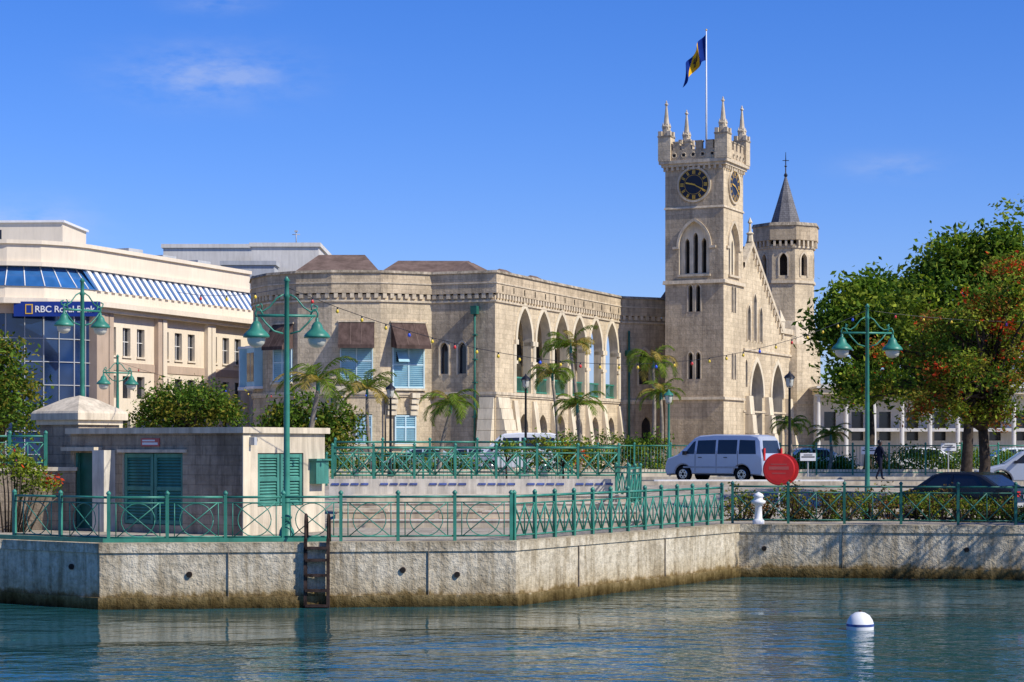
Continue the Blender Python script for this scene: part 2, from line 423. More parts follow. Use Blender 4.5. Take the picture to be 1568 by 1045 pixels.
# ---------------------------------------------------------------- terrain, water
QP=[(-400,64),(-60,53),(-12.1,47.4),(-9.4,45.4),(.09,46.5),(6.48,56.8),(13.9,55.7),(60,52),(400,40)]
def qy(x):
    for a,b in zip(QP[:-1],QP[1:]):
        if a[0]<=x<=b[0]: return a[1]+(b[1]-a[1])*(x-a[0])/(b[0]-a[0])
def gh(x,y):
    t=min(1,max(0,(y-62)/9)); t=t*t*(3-2*t); return 1.5+.75*t
mb=MB(); xs=sorted(set([p[0] for p in QP]+list(np.linspace(-60,60,41))+[-250,-120,120,250]))
rows=[0,1.5,3,5,7,9,11,13,15,17,19,22,26,40,80,160,400,1200,3500]
V=[];Fc=[]
for r in rows:
    for x in xs:
        k=1 if r<200 else (r/200); X_=x*k; y=qy(x)+r; V.append((X_,y,gh(X_,y)))
nx=len(xs)
for i in range(len(rows)-1):
    for j in range(nx-1): Fc.append([i*nx+j,i*nx+j+1,(i+1)*nx+j+1,(i+1)*nx+j])
mb.add(V,Fc,PAVE); mb.build('ground')
mb=MB(); mb.face([(-3000,-200,0),(3000,-200,0),(3000,70,0),(-3000,70,0)],WATER); mb.build('water')
q=MB()
band(q,QP,-2,1.28,-.5,0,QUAY); band(q,QP,1.285,1.504,-.5,.035,QUAY); band(q,QP,-2,.27,-.2,.10,QUAY,slope=.03)
for i,(a,b) in enumerate(zip(QP[1:-2],QP[2:-1])):
    L=frame(a,b); u=2.9
    while u<min(L.len-1,70):
        q.wbox(a,b,u,u+.014,.25,1.5,-.01,.039,JOINT); u+=4.6
q.build('quay_wall')
for b,e in ((110,868),(290,880),(617,873),(700,880),(1170,840),(1480,842)):
    Y=46
    for _ in range(6): Y=qy(gx(b,Y))
    x=gx(b,Y); z=gz(e,Y); mb=MB(); mb.cyl((x,Y+.1,z),(x,Y-.05,z),.07,.07,RUST,12); mb.cyl((x,Y-.045,z),(x,Y-.054,z),.052,.052,DARK,12); mb.build('drain_pipe')
mb=MB(); band(mb,[(-12.4,47.8),(-9.4,45.75),(-4.2,46.3)],1.506,1.60,-.15,0,GREEN); mb.build('painted_kerb')
mb=MB(); 
mb.face([(-90,76.5,2.256),(90,76.5,2.256),(90,88,2.256),(-90,88,2.256)],ASPH); mb.build('road')
mb=MB()
for i in range(-20,21): mb.face([(i*4,82.2,2.262),(i*4+2,82.2,2.262),(i*4+2,82.35,2.262),(i*4,82.35,2.262)],WPAINT)
mb.build('road_marking')
mb=MB()
mb.box((0,76.35,2.24),(180,.3,.3),STEPM); mb.box((0,88.15,2.24),(180,.3,.3),STEPM); mb.build('kerb')
mb=MB(); mb.box((gx(1120,79.6)+.6,78.9,2.33),(7.5,.35,.16),WPAINT); mb.box((gx(1120,79.6)+.6,78.9,2.3),(7.2,1.2,.11),STEPM); mb.build('traffic_island')

# terraces
mb=MB(); x0,x1=-5.0,3.6
for i in range(4):
    y=54.5+i*1.9; z=1.5+.18*(i+1)
    mb.box(((x0+x1)/2,(y+64)/2,z/2+.7),(x1-x0,64-y,z-1.4),STEPM)
    mb.box(((x0+x1)/2,y+.22,z+.015),(x1-x0-.1,.5,.035),CPAINT)
    if i in (0,1): mb.box(((x0+x1)/2-1,y+1.1,z+.004),(x1-x0-3,.9,.012),TERRA)
for x in (-4.2,-1.5,1.2): mb.box((x,55.6,1.95),(1.5,.45,.08),STEPM); mb.box((x-.6,55.6,1.8),(.12,.4,.25),STEPM); mb.box((x+.6,55.6,1.8),(.12,.4,.25),STEPM)
mb.build('terrace_steps')
mb=MB()
mb.box((-1.1,63.3,2.38),(9.4,.3,.62),CPAINT)
for i in range(30):
    if i%5==4: continue
    mb.box((-5.6+i*.31,63.14,2.53),(.24,.03,.06),TILEB)
mb.build('tiled_wall')

# ---------------------------------------------------------------- fences
def fence(name,path,h,style,sp,m=GREEN,base=None,th=.022):
    g=grp(name,(path[0][0],path[0][1],base if base is not None else gh(*path[0]))); mb=MB()
    for a,b in zip(path[:-1],path[1:]):
        L=frame(a,b); n=max(1,round(L.len/sp)); w=L.len/n
        for i in range(n+1):
            if i==n and b!=path[-1]: continue
            p=L(i*w,0); z=base if base is not None else gh(p[0],p[1])
            mb.box((p[0],p[1],z+h/2+.02),(.075,.075,h+.04),m,math.atan2(b[1]-a[1],b[0]-a[0]))
            mb.lathe((p[0],p[1],z+h+.04),[(.055,0),(.06,.03),(.03,.07),(0,.09)],m,6)
        for i in range(n):
            p=L((i+.5)*w,0); z=base if base is not None else gh(p[0],p[1]); u0=i*w+.035;u1=(i+1)*w-.035
            mb.tube([L(u0,z+h-.03),L(u1,z+h-.03)],th*1.3,m,6)
            mb.tube([L(u0,z+.12),L(u1,z+.12)],th,m,5)
            if style=='ring':
                mb.tube([L(u0,z+h-.16),L(u1,z+h-.16)],th*.7,m,5)
                zc=z+.12+(h-.28)/2; R=(h-.30)/2
                um=(u0+u1)/2
                mb.ring(L,um,zc,R,th*.55,m,22)
                mb.tube([L(um-R*1.25,z+.12,.012),L(um+R*1.25,z+h-.16,.012)],th*.6,m,5); mb.tube([L(um+R*1.25,z+.12,-.012),L(um-R*1.25,z+h-.16,-.012)],th*.6,m,5)
                for s in (-1,1): mb.tube([L(um+s*R*1.3,z+.12),L(um+s*R*1.3,z+h-.16)],th*.6,m,5)
            elif style=='x':
                mb.tube([L(u0,z+h-.2),L(u1,z+h-.2)],th*.8,m,5)
                k=2
                for j in range(k):
                    a0=u0+(u1-u0)*j/k;a1=u0+(u1-u0)*(j+1)/k
                    mb.tube([L(a0,z+.12,.01),L(a1,z+h-.2,.01)],th*.85,m,5); mb.tube([L(a1,z+.12,-.01),L(a0,z+h-.2,-.01)],th*.85,m,5)
                    mb.tube([L(a1,z+.12),L(a1,z+h-.2)],th*.7,m,5)
            else:
                k=int((u1-u0)/.14)
                for j in range(1,k): 
                    uu=u0+(u1-u0)*j/k; mb.tube([L(uu,z+.12),L(uu,z+h-.03)],th*.5,m,4)
    mb.build('rails_and_posts',g); return g
qi=offp(QP,-.42)
fence('quay_railing',[qi[2],qi[3],(-.02,qi[4][1])],1.07,'ring',1.36)
fence('quay_railing',[(.05,qi[4][1]+.05),(6.0,56.95)],1.07,'x',.95,th=.026)
fence('quay_railing',[(6.35,57.35),(14.2,56.15),(24,55.3)],1.1,'x',1.7,m=DGREEN)
fence('lattice_fence',[(-5.7,63.3),(3.4,63.3)],1.02,'x',1.3,base=2.69,th=.03)
fence('lattice_fence',[(-5.9,66.5),(2.0,66.5)],1.15,'x',1.5,base=2.75,th=.028)
fence('lattice_fence',[(3.3,63.0),(3.9,60.5),(3.4,57.8)],1.15,'x',1.1,base=1.95,th=.026)
fence('street_fence',[(gx(500,74.5),74.5),(gx(870,74.5),74.5)],1.15,'bars',2.0,base=2.25)
fence('street_fence',[(gx(860,93),93),(gx(1640,93),93)],1.4,'bars',1.7,base=2.4)
mb=MB(); mb.box((10,93.2,2.45),(46,.4,.42),STONE_P); mb.build('low_wall')
mb=MB(); mb.box((gx(20,53),53,2.3),(3.4,.35,1.6),SHEDST); mb.box((gx(20,53),53,3.12),(3.5,.45,.1),STONE_P); mb.build('garden_wall')
fence('lattice_fence',[(gx(-40,53),53),(gx(70,53),53)],.85,'x',1.0,base=3.17)

# ---------------------------------------------------------------- parliament west wing
PW=grp('parliament_building',(-5,126,2.25))
P=[(-16.2,150),(-16.7,128.5),(-16.25,125.6),(-15.0,123.2),(-13.1,121.7),(-10.95,121.1),(-8.0,121.2),(-4.95,122.6),(-1.03,121.1),(7.73,142),(11.6,144.0)]
w=MB(); Z0,Z1=2.0,13.0
def rectout(l): return rect(0,l,Z0,Z1)
def gwin(uc,hw,zb,zs,r,dep=.3,pane=GLASSD): return (gothic(uc,hw,zb,zs,r,6),dep,pane,STONE_T)
tr=MB(); win=MB()
def seg(i,ops): 
    a,b=P[i],P[i+1]; l=math.hypot(b[0]-a[0],b[1]-a[1])
    return wall(w,a,b,rectout(l),ops,STONE_D if i in(1,2,3,7,9) else STONE)  # wall segments turned from the sun get the darker stone as painted shade
def rwin(u0,u1,z0,z1,dep=.25): return (rect(u0,u1,z0,z1),dep,GLASSD,STONE_T)
seg(0,[]); seg(1,[rwin(1.0,2.4,8.0,10.0)]); 
seg(2,[rwin(.7,2.0,4.0,5.6)])
L3=seg(3,[rwin(.5,1.9,7.7,9.9),rwin(.6,1.7,3.9,5.6)])
seg(4,[rwin(.4,1.6,3.9,5.6)])
L5=seg(5,[rwin(.5,2.5,7.7,9.9),rwin(1.45,2.45,3.9,5.7)])
L6=seg(6,[rwin(.75,2.85,7.3,9.9),rwin(.9,2.3,3.9,5.7)])
L7=seg(7,[gwin(.85,.28,8.2,9.7,.42),gwin(2.05,.28,8.2,9.7,.42)])
for uc in (.85,2.05): archtrim(tr,L7,uc,.28,9.7,.42,.1,STONE_T,.07,zb=8.1)
AS=[4.6+3.22*i for i in range(6)]; A,B=P[8],P[9]
ops=[]
for s in AS:
    ops.append((gothic(s,1.2,7.1,10.35,2.1,10),.55,None,STONE_P))
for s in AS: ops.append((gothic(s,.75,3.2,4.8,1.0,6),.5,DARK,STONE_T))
L8=seg(8,ops)
for s in AS:
    archtrim(tr,L8,s,1.2,10.35,2.1,.28,STONE_P,.09,n=10)
    for sg in (-1,1):
        u=s+sg*1.42
        tr.wbox(A,B,u-.22,u+.22,10.1,10.4,-.5,.16,STONE_P); tr.wbox(A,B,u-.20,u+.20,8.9,9.1,-.5,.12,STONE_P)
    win.wbox(A,B,s-1.2,s+1.2,8.02,8.12,-.3,-.2,GREEN); win.wbox(A,B,s-1.2,s+1.2,7.15,7.25,-.3,-.2,GREEN)
    for j in range(13): win.wbox(A,B,s-1.12+j*.187-.02,s-1.12+j*.187+.02,7.25,8.02,-.27,-.23,GREEN)
for j,s in enumerate([AS[0]-1.61]+[x+1.61 for x in AS]):
    tr.wbox(A,B,s-.30,s+.30,2.0,6.6,0,.75,STONE_P,taper=.62)
    tr.cyl(L8(s,7.1,.0),L8(s,10.1,.0),.17,.17,STONE_P,10)
gi=MB(); D=3.0
gi.add([L8(3,7.05,-.55),L8(22.6,7.05,-.55),L8(22.6,7.05,-D),L8(3,7.05,-D)],[[0,1,2,3]],STONE_P)
gi.add([L8(3,13.0,-.55),L8(22.6,13.0,-.55),L8(22.6,13.0,-D),L8(3,13.0,-D)],[[0,1,2,3]],ROOF)
gi.add([L8(3,7.05,-.55),L8(3,13,-.55),L8(3,13,-D),L8(3,7.05,-D)],[[0,1,2,3]],STONE_D)
Lg0,Lg1=L8(3,0,-D),L8(22.6,0,-D)
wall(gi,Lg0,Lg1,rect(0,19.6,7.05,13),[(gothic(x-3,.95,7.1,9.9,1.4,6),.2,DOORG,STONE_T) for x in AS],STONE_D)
gi.build('gallery',PW)
for k in range(7):
    zb=2.0+k*.68; o=1.35-.18*k
    tr.wbox(A,B,.1,1.9,zb,zb+.66,-.02,o,STONE_P,taper=.1)
    tr.wbox(P[7],P[8],L7.len-1.0,L7.len-.05,zb,zb+.66,-.02,o*.8,STONE_P,taper=.1)
L9=seg(9,[gwin(2.0,.5,8.2,9.9,.8),gwin(2.2,.45,3.8,5.2,.7)])
archtrim(tr,L9,2.0,.5,9.9,.8,.14,STONE_T,.08,zb=8.1)
for (z0,z1,o) in ((6.9,7.08,.14),(6.78,6.9,.08),(12.55,12.66,.1)): band(tr,P,z0,z1,-.05,o,STONE_T)
corbels(tr,P,12.78,13.08,.14,.46,.24,STONE_T)
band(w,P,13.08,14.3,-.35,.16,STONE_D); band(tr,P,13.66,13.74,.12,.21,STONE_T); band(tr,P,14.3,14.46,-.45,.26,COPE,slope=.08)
band(tr,P,2.0,3.1,-.02,.16,STONE_T,slope=.04)
for u in np.arange(.8,22,1.75):
    tr.wbox(A,B,u-.03,u+.03,13.2,13.55,.155,.20,DARK)
rf=MB(); foot=P+[(14,158),(-14,158)]
rf.face([(x,y,13.95) for x,y in foot],ROOF)
def hip(mb,cx,cy,lx,ly,z0,h,m,rz=0,rl=.5):
    cs,sn=rot2(rz); T=lambda x,y,z:(cx+x*cs-y*sn,cy+x*sn+y*cs,z)
    vs=[T(-lx,-ly,z0),T(lx,-ly,z0),T(lx,ly,z0),T(-lx,ly,z0),T(-lx*rl,0,z0+h),T(lx*rl,0,z0+h)]
    mb.add(vs,[[0,1,5,4],[1,2,5],[2,3,4,5],[3,0,4]],m)
    o=.12
    mb.add([T(-lx-o,-ly-o,z0-.5),T(lx+o,-ly-o,z0-.5),T(lx+o,ly+o,z0-.5),T(-lx-o,ly+o,z0-.5),T(-lx-o,-ly-o,z0),T(lx+o,-ly-o,z0),T(lx+o,ly+o,z0),T(-lx-o,ly+o,z0)],[[0,1,5,4],[1,2,6,5],[2,3,7,6],[3,0,4,7]],m)
hip(rf,-11.1,130,3.0,4.4,14.5,1.75,ROOF,0,.5)
hip(rf,-5.2,132,3.9,5.0,14.5,1.55,ROOF,.03,.6)
for s in (7.5,13,18.5):
    c=L8(s,0,-5); hip(rf,c[0],c[1],2.0,2.2,14.5,1.25,ROOF,math.atan2(20.9,8.76),.3)
hip(rf,12.9,147.5,1.6,3,14.3,2.5,ROOF,.2,.3)
rf.build('roofs',PW)
def jal(i,u0,u1,z0,z1,awn=True,open_=False):
    a,b=P[i],P[i+1]; L=frame(a,b); o=.12
    win.wbox(a,b,u0-.08,u1+.08,z0-.14,z0-.02,-.1,.28,STONE_P)
    for uu in (u0,(u0+u1)/2-.04,u1-.08): win.wbox(a,b,uu,uu+.08,z0,z1,-.05,o,PBFRAME)
    for zz in (z0,z0+(z1-z0)*.55,z1-.09): win.wbox(a,b,u0+.085,u1-.085,zz,zz+.09,-.05,o-.01,PBFRAME)
    n=int((z1-z0)/.13)
    for h in (0,1):
        ua=u0+.09+h*((u1-u0)/2-.04); ub=u0+(u1-u0)/2-.05+h*((u1-u0)/2-.04)
        win.wbox(a,b,ua,ub,z0+.05,z1-.05,-.06,o-.10,PALEBLUE)
        for k in range(n):
            zz=z0+.1+k*(z1-z0-.2)/n; win.wbox(a,b,ua,ub,zz,zz+.05,o-.10,o-.03,PALEBLUE)
    if open_:
        um=(u0+u1)/2
        win.add([L(um-.1,z1-.3,.13),L(u0+.25,z1-.3,.13),L(u0+.25,z1-.95,.55),L(um-.1,z1-.95,.55)],[[0,1,2,3]],PALEBLUE)
        win.wbox(a,b,u0+.25,um-.1,z1-.95,z1-.35,.03,.10,GLASSD)
    if awn:
        za=z1+1.45; zb=z1+.05; e=.08
        L2=[L(u0-e,za,.05),L(u1+e,za,.05),L(u1+e,zb,1.0),L(u0-e,zb,1.0)]
        win.add(L2+[L(u0-e,zb-.22,1.0),L(u1+e,zb-.22,1.0),L(u0-e,zb-.1,.05),L(u1+e,zb-.1,.05)],[[0,1,2,3],[3,2,5,4],[0,3,4,6],[1,2,5,7]],AWN)
        win.wbox(a,b,u0-e-.05,u1+e+.05,za,za+.1,0,.12,STONE_T)
        for f in (.33,.66): 
            uu=u0+(u1-u0)*f; win.add([L(uu-.02,za+.01,.06),L(uu+.02,za+.01,.06),L(uu+.02,zb+.012,1.01),L(uu-.02,zb+.012,1.01)],[[0,1,2,3]],ROOF)
jal(5,.5,2.5,7.75,9.85); jal(6,.75,2.85,7.3,9.85,open_=True); jal(3,.4,2.0,7.7,9.8); 
for i,u0,u1,z0,z1 in ((5,1.45,2.45,3.9,5.65),(6,.9,2.3,3.9,5.65),(4,.4,1.6,3.9,5.5)): jal(i,u0,u1,z0,z1,awn=False)
win.wbox(P[1],P[2],.9,2.5,7.5,9.9,0,.9,PALEBLUE); win.wbox(P[1],P[2],.8,2.6,9.9,10.05,0,1.0,WPAINT); win.wbox(P[1],P[2],.8,2.6,7.3,7.5,0,1.0,WPAINT)
for uu in (.9,1.65,2.42): win.wbox(P[1],P[2],uu,uu+.08,7.5,9.9,.9,.93,WPAINT)
for uu in (.95,1.75): win.wbox(P[1],P[2],uu+.08,uu+.68,7.8,9.6,.9,.915,GLASSD)
win.wbox(P[2],P[3],.1,1.5,7.5,9.9,0,.55,PALEBLUE); win.wbox(P[2],P[3],.05,1.55,9.9,10.05,0,.62,WPAINT); win.wbox(P[2],P[3],.05,1.55,7.35,7.5,0,.62,WPAINT)
for uu in (.2,.85): win.wbox(P[2],P[3],uu,uu+.55,7.8,9.6,.55,.57,GLASSD)
for k in range(4): tr.wbox(P[5],P[6],.2+.05*k,.9-.05*k,7.4-.35*k-.3,7.4-.35*k,0,.5-.1*k,STONE_P); tr.wbox(P[6],P[7],.4,1.0,7.0-.35*k-.3,7.0-.35*k,0,.5-.1*k,STONE_P); tr.wbox(P[6],P[7],1.9,2.4,7.0-.35*k-.3,7.0-.35*k,0,.5-.1*k,STONE_P)
w.build('walls',PW); tr.build('mouldings',PW); win.build('windows',PW)
dp=MB(); u=2.95
dp.tube([L7(u,11.9,.22),L7(u,7.5,.22),L7(u,2.4,.22)],.07,DGREEN,8); dp.wbox(P[7],P[8],u-.2,u+.2,11.8,12.3,.02,.4,DGREEN,taper=-.05)
for z in (10.5,9,7.6,5.5): dp.wbox(P[7],P[8],u-.12,u+.12,z,z+.08,.02,.32,DGREEN)
dp.tube([L9(.6,12,.2),L9(.6,2.4,.2)],.08,DGREEN,8); dp.wbox(P[9],P[10],.35,.85,10.2,10.6,.02,.4,DGREEN)
dp.tube([L5(.0,6.8,.16),L5(.0,2.4,.16)],.05,DGREEN,8); dp.tube([L6(.25,6.8,.16),L6(.25,2.4,.16)],.05,BLACK,8)
dp.build('downpipe',PW)

# ---------------------------------------------------------------- clock tower
ta=math.radians(24.8); dL=(-math.cos(ta),math.sin(ta)); dR=(math.sin(ta),math.cos(ta)); TW=4.3
C0=(gx(1108,138),138.0); C1=(C0[0]+dL[0]*TW,C0[1]+dL[1]*TW); C3=(C0[0]+dR[0]*TW,C0[1]+dR[1]*TW); C2=(C1[0]+dR[0]*TW,C1[1]+dR[1]*TW)
CC=((C0[0]+C2[0])/2,(C0[1]+C2[1])/2)
CT=grp('clock_tower',(CC[0],CC[1],2.25)); w=MB(); tr=MB(); ck=MB()
for k,(a,b) in enumerate(((C1,C0),(C0,C3),(C3,C2),(C2,C1))):
    ops=[]
    c=TW/2
    ops.append((gothic(c,1.12,15.75,17.7,1.75,10),.3,None,STONE_T))
    for z0,zs in ((13.15,14.75),(8.45,10.05)):
        for d in (-.28,.28): ops.append((gothic(c+d,.17,z0,zs,.28,5),.35,DARK,STONE_T))
    L=wall(w,a,b,rect(0,TW,2.0,23.5),ops,STONE_D if k==0 else STONE)  # shaded left face is coloured darker than the other tower faces
    lan=[(gothic(c+d,.17,15.85,18.0+(.35 if d==0 else -.05),.35,5),.35,DARK,STONE_T) for d in (-.62,0,.62)]
    wall(w,a,b,gothic(c,1.12,15.75,17.7,1.75,10),lan,STONE_P,o=-.3)
    archtrim(tr,L,c,1.12,17.7,1.75,.17,STONE_T,.1,zb=None,n=10)
    for sg in (-1,1): tr.wbox(a,b,c+sg*1.35-.25,c+sg*1.35+.25,17.55,17.72,0,.12,STONE_T)
    tr.wbox(a,b,c-1.2,c+1.2,15.6,15.75,0,.14,STONE_T)
    for z0,zs in ((13.15,14.75),(8.45,10.05)):
        for d in (-.28,.28): archtrim(tr,L,c+d,.17,zs,.28,.08,STONE_T,.04,zb=z0,n=5)
    zc=22.0; n=36
    pts=[L(c+1.12*math.cos(2*math.pi*i/n),zc+1.12*math.sin(2*math.pi*i/n),.10) for i in range(n)]
    ck.face(pts,NAVY)
    def annul(ra,rb,o,m,edge=None):
        for i in range(n):
            t0,t1=2*math.pi*i/n,2*math.pi*(i+1)/n
            q=[(ra,t0),(rb,t0),(rb,t1),(ra,t1)]
            ck.face([L(c+r*math.cos(t),zc+r*math.sin(t),o) for r,t in q],m)
            if edge is not None: ck.face([L(c+rb*math.cos(t0),zc+rb*math.sin(t0),o),L(c+rb*math.cos(t1),zc+rb*math.sin(t1),o),L(c+rb*math.cos(t1),zc+rb*math.sin(t1),edge),L(c+rb*math.cos(t0),zc+rb*math.sin(t0),edge)],m)
    annul(1.10,1.24,.13,STONE_T,0); annul(1.055,1.085,.112,GOLD); annul(.66,.68,.112,GOLD)
    def radial(ang,r0,r1,wd,o,m,sh=0):
        dx,dz=math.sin(ang),math.cos(ang); px_,pz_=dz,-dx
        ck.face([L(c+dx*r+px_*(s*wd/2+sh),zc+dz*r+pz_*(s*wd/2+sh),o) for r,s in ((r0,-1),(r0,1),(r1,1),(r1,-1))],m)
    for h in range(12):
        an=h*math.pi/6; cnt={0:3,6:3,3:3,9:3}.get(h,2)
        for j in range(cnt): radial(an,.74,1.0,.045,.115,GOLD,(j-(cnt-1)/2)*.085)
    radial(math.radians(283),-.12,.60,.10,.135,GOLD); radial(math.radians(118),-.2,.95,.065,.15,GOLD)
sq=[C1,C0,C3,C2]
for z0,z1,o in ((7.0,7.2,.15),(15.1,15.35,.16),(20.35,20.5,.08),(2.0,3.6,.22)): band(tr,sq,z0,z1,-.05,o,STONE_T,closed=True,slope=.04)
band(tr,sq,23.3,23.5,-.05,.22,STONE_T,closed=True); band(tr,sq,23.5,23.72,-.4,.36,STONE_T,closed=True)
corbels(tr,sq,23.05,23.3,.18,.36,.16,STONE_T,closed=True)
band(w,sq,23.72,24.45,-.1,.24,STONE_D,closed=True)
for k,(a,b) in enumerate(((C1,C0),(C0,C3),(C3,C2),(C2,C1))):
    for j in range(4):
        u=.92+j*.82; 
        w.wbox(a,b,u-.24,u+.24,24.45,24.95,-.1,.24,STONE_D); tr.wbox(a,b,u-.28,u+.28,24.95,25.05,-.14,.28,COPE)
    for j in range(5):
        u=.75+j*.70; tr.ring(frame(a,b),u,24.08,.17,.035,STONE_T,12,o=.25)
        tr.wbox(a,b,u-.09,u+.09,23.99,24.17,.2,.247,DARK)
rz=-ta
for p in sq:
    d=(p[0]-CC[0],p[1]-CC[1]); p_=(p[0]+d[0]*-.03,p[1]+d[1]*-.03)
    w.box((p_[0],p_[1],24.6),(.92,.92,1.75),STONE,rz)
    for s1 in(-1,1):
        for s2 in (-1,1):
            cs,sn=rot2(rz); x,y=s1*.33,s2*.33; w.box((p_[0]+x*cs-y*sn,p_[1]+x*sn+y*cs,25.65),(.26,.26,.36),STONE_T,rz)
    w.box((p_[0],p_[1],25.45),(1.0,1.0,.1),COPE,rz)
    tr.lathe((p_[0],p_[1],25.4),[(.30,0),(.28,.7),(.33,.75),(.33,.83),(.2,.9),(.13,1.6),(.06,2.25),(.12,2.3),(.13,2.38),(.05,2.46),(.06,2.52),(0,2.66)],STONE_T,8,False)
    for k in range(4):
        t=rz+k*math.pi/2+math.pi/4; tr.lathe((p_[0]+.27*math.cos(t),p_[1]+.27*math.sin(t),26.0),[(.06,0),(.06,.25),(0,.5)],STONE_P,4,False)
w.face([(*p,23.8) for p in sq],ROOF)
w.build('walls',CT); tr.build('mouldings',CT); ck.build('clock_faces',CT)
FP=grp('flag_on_flagpole',(gx(1082,140),140.2,23.8)); mb=MB(); fx,fy=gx(1082,140),140.2
ztop=gz(47,140); mb.tube([(fx,fy,23.8),(fx,fy,28),(fx,fy,ztop)],[.07,.06,.035],WPAINT,8); mb.lathe((fx,fy,ztop),[(.0,0),(.07,.05),(.07,.1),(0,.16)],GOLD,8); mb.build('flagpole',FP)
FBL=mat('flag_blue',(.01,.03,.18),.8,.1,bstr=0); FGO=mat('flag_gold',(.75,.42,.02),.8,.1,bstr=0)
fb=MB(); nu,nv=30,12; z0=ztop-.25
def fpt(u,v):
    fl=2.8*u
    x=fx-.05-fl*.50-.25*v*u; z=z0-1.8*v*(1-.15*u)-fl*.78*math.sin(min(1.4,.4+u*1.4))
    y=fy+.32*math.sin(u*11+v*2.6)*(.25+u); x+=.12*math.sin(u*11+1.2+v*3)*min(1,u*4)
    return (x,y,z)
vs=[fpt(i/nu,j/nv) for i in range(nu+1) for j in range(nv+1)]
for i in range(nu):
    m=FGO if nu/3<=i<2*nu/3 else FBL
    fb.add([vs[i*(nv+1)+j] for j in range(nv+1)]+[vs[(i+1)*(nv+1)+j] for j in range(nv+1)],[[j,j+1,nv+2+j,nv+1+j] for j in range(nv)],m,True)
def stroke(pts,wd):
    for (u0,v0),(u1,v1) in zip(pts[:-1],pts[1:]):
        du,dv=u1-u0,v1-v0; l=math.hypot(du,dv); a,b=-dv/l*wd,du/l*wd
        for s in (-.03,.03):
            q=[fpt(u0+a*.6,v0+b),fpt(u0-a*.6,v0-b),fpt(u1-a*.6,v1-b),fpt(u1+a*.6,v1+b)]; fb.face([(x,y+s,z) for x,y,z in q],BLACK)
stroke([(.5,.78),(.5,.22)],.03); stroke([(.42,.28),(.43,.5),(.5,.56),(.57,.5),(.58,.28)],.03)
fb.build('flag',FP)

# ---------------------------------------------------------------- gabled wing
GW=grp('gabled_wing',(C3[0]+2,C3[1]+5,2.25)); w=MB(); tr=MB()
G0=C3; GL=12.9; G1=(C3[0]+dR[0]*GL,C3[1]+dR[1]*GL); GD=5.2
outl=[(0,2),(GL,2),(GL,12.4),(9.3,12.4),(1.9,18.3),(0,16.6)]
ops=[(gothic(3.0,1.45,2.4,7.4,2.5,10),.9,DARK,STONE_P),(gothic(8.0,1.45,2.4,7.4,2.5,10),.9,DARK,STONE_P),(gothic(.8,.22,8.0,9.6,.4,5),.35,DARK,STONE_T)]
for s in (1.2,2.6,4.0): ops.append((gothic(s,.32,11.4,13.3 +(.9 if s==2.6 else 0),.6,6),.4,GLASSD,STONE_T))
ops.append((gothic(11.4,.3,8.2,9.8,.5,6),.35,DARK,STONE_T))
LG=wall(w,G0,G1,outl,ops,STONE)
for s in (3.0,8.0): archtrim(tr,LG,s,1.45,7.4,2.5,.3,STONE_P,.12,n=10)
for s in (1.2,2.6,4.0): archtrim(tr,LG,s,.32,13.3+(.9 if s==2.6 else 0),.6,.1,STONE_T,.08,zb=11.3,n=6)
for s in (.9,5.5,10.6): 
    for k in range(4): tr.wbox(G0,G1,s-.45,s+.45,2+k*1.35,2+(k+1)*1.35-.03,-.02,1.1-.22*k,STONE_P,taper=.12)
for a,b in (((9.3,12.4),(1.9,18.3)),((1.9,18.3),(0,16.6)),((GL,12.4),(9.3,12.4))):
    q=[LG(a[0],a[1]-.12,.16),LG(b[0],b[1]-.12,.16),LG(b[0],b[1]+.28,.16),LG(a[0],a[1]+.28,.16)]; r=[LG(a[0],a[1]-.12,-.35),LG(b[0],b[1]-.12,-.35),LG(b[0],b[1]+.28,-.35),LG(a[0],a[1]+.28,-.35)]
    tr.add(q+r,[[0,1,2,3],[4,5,6,7],[3,2,6,7],[0,1,5,4]],STONE_T)
n_=14
for i in range(n_):
    f=i/n_; s=9.3+(1.9-9.3)*f; z=12.4+(18.3-12.4)*f; tr.wbox(G0,G1,s-.12,s+.12,z-.55,z-.15,0,.14,STONE_T)
p=LG(1.9,18.5,-.1); tr.lathe(p,[(.25,0),(.2,.5),(.3,.6),(.1,.75),(.08,1.3),(.18,1.4),(0,1.8)],STONE_P,6,False)
p=LG(9.2,12.6,-.1); tr.lathe(p,[(.35,-.3),(.35,.5),(.42,.6),(.1,1.3),(0,1.5)],STONE_P,4,False)
band(tr,[G0,G1],10.6,10.75,-.02,.12,STONE_T); band(tr,[G0,G1],6.2,6.32,-.02,.06,STONE_T)
def LB(s,z,d): return LG(s,z,-d)
w.add([LB(1.9,18.2,.3),LB(9.2,12.4,.3),LB(9.2,12.4,GD),LB(1.9,18.2,GD)],[[0,1,2,3]],ROOF)
w.add([LB(0,16.4,.3),LB(1.9,18.2,.3),LB(1.9,18.2,GD),LB(0,16.4,GD)],[[0,1,2,3]],ROOF)
w.add([LB(0,2,GD),LB(GL,2,GD),LB(GL,12.4,GD),LB(9.3,12.4,GD),LB(1.9,18.2,GD),LB(0,16.4,GD)],[[0,1,2,3,4,5]],STONE_D)
w.add([LB(GL,2,0),LB(GL,12.4,0),LB(GL,12.4,GD),LB(GL,2,GD)],[[0,1,2,3]],STONE); w.add([LB(9.2,12.35,.1),LB(GL,12.35,.1),LB(GL,12.35,GD),LB(9.2,12.35,GD)],[[0,1,2,3]],ROOF)
w.build('walls',GW); tr.build('mouldings',GW)

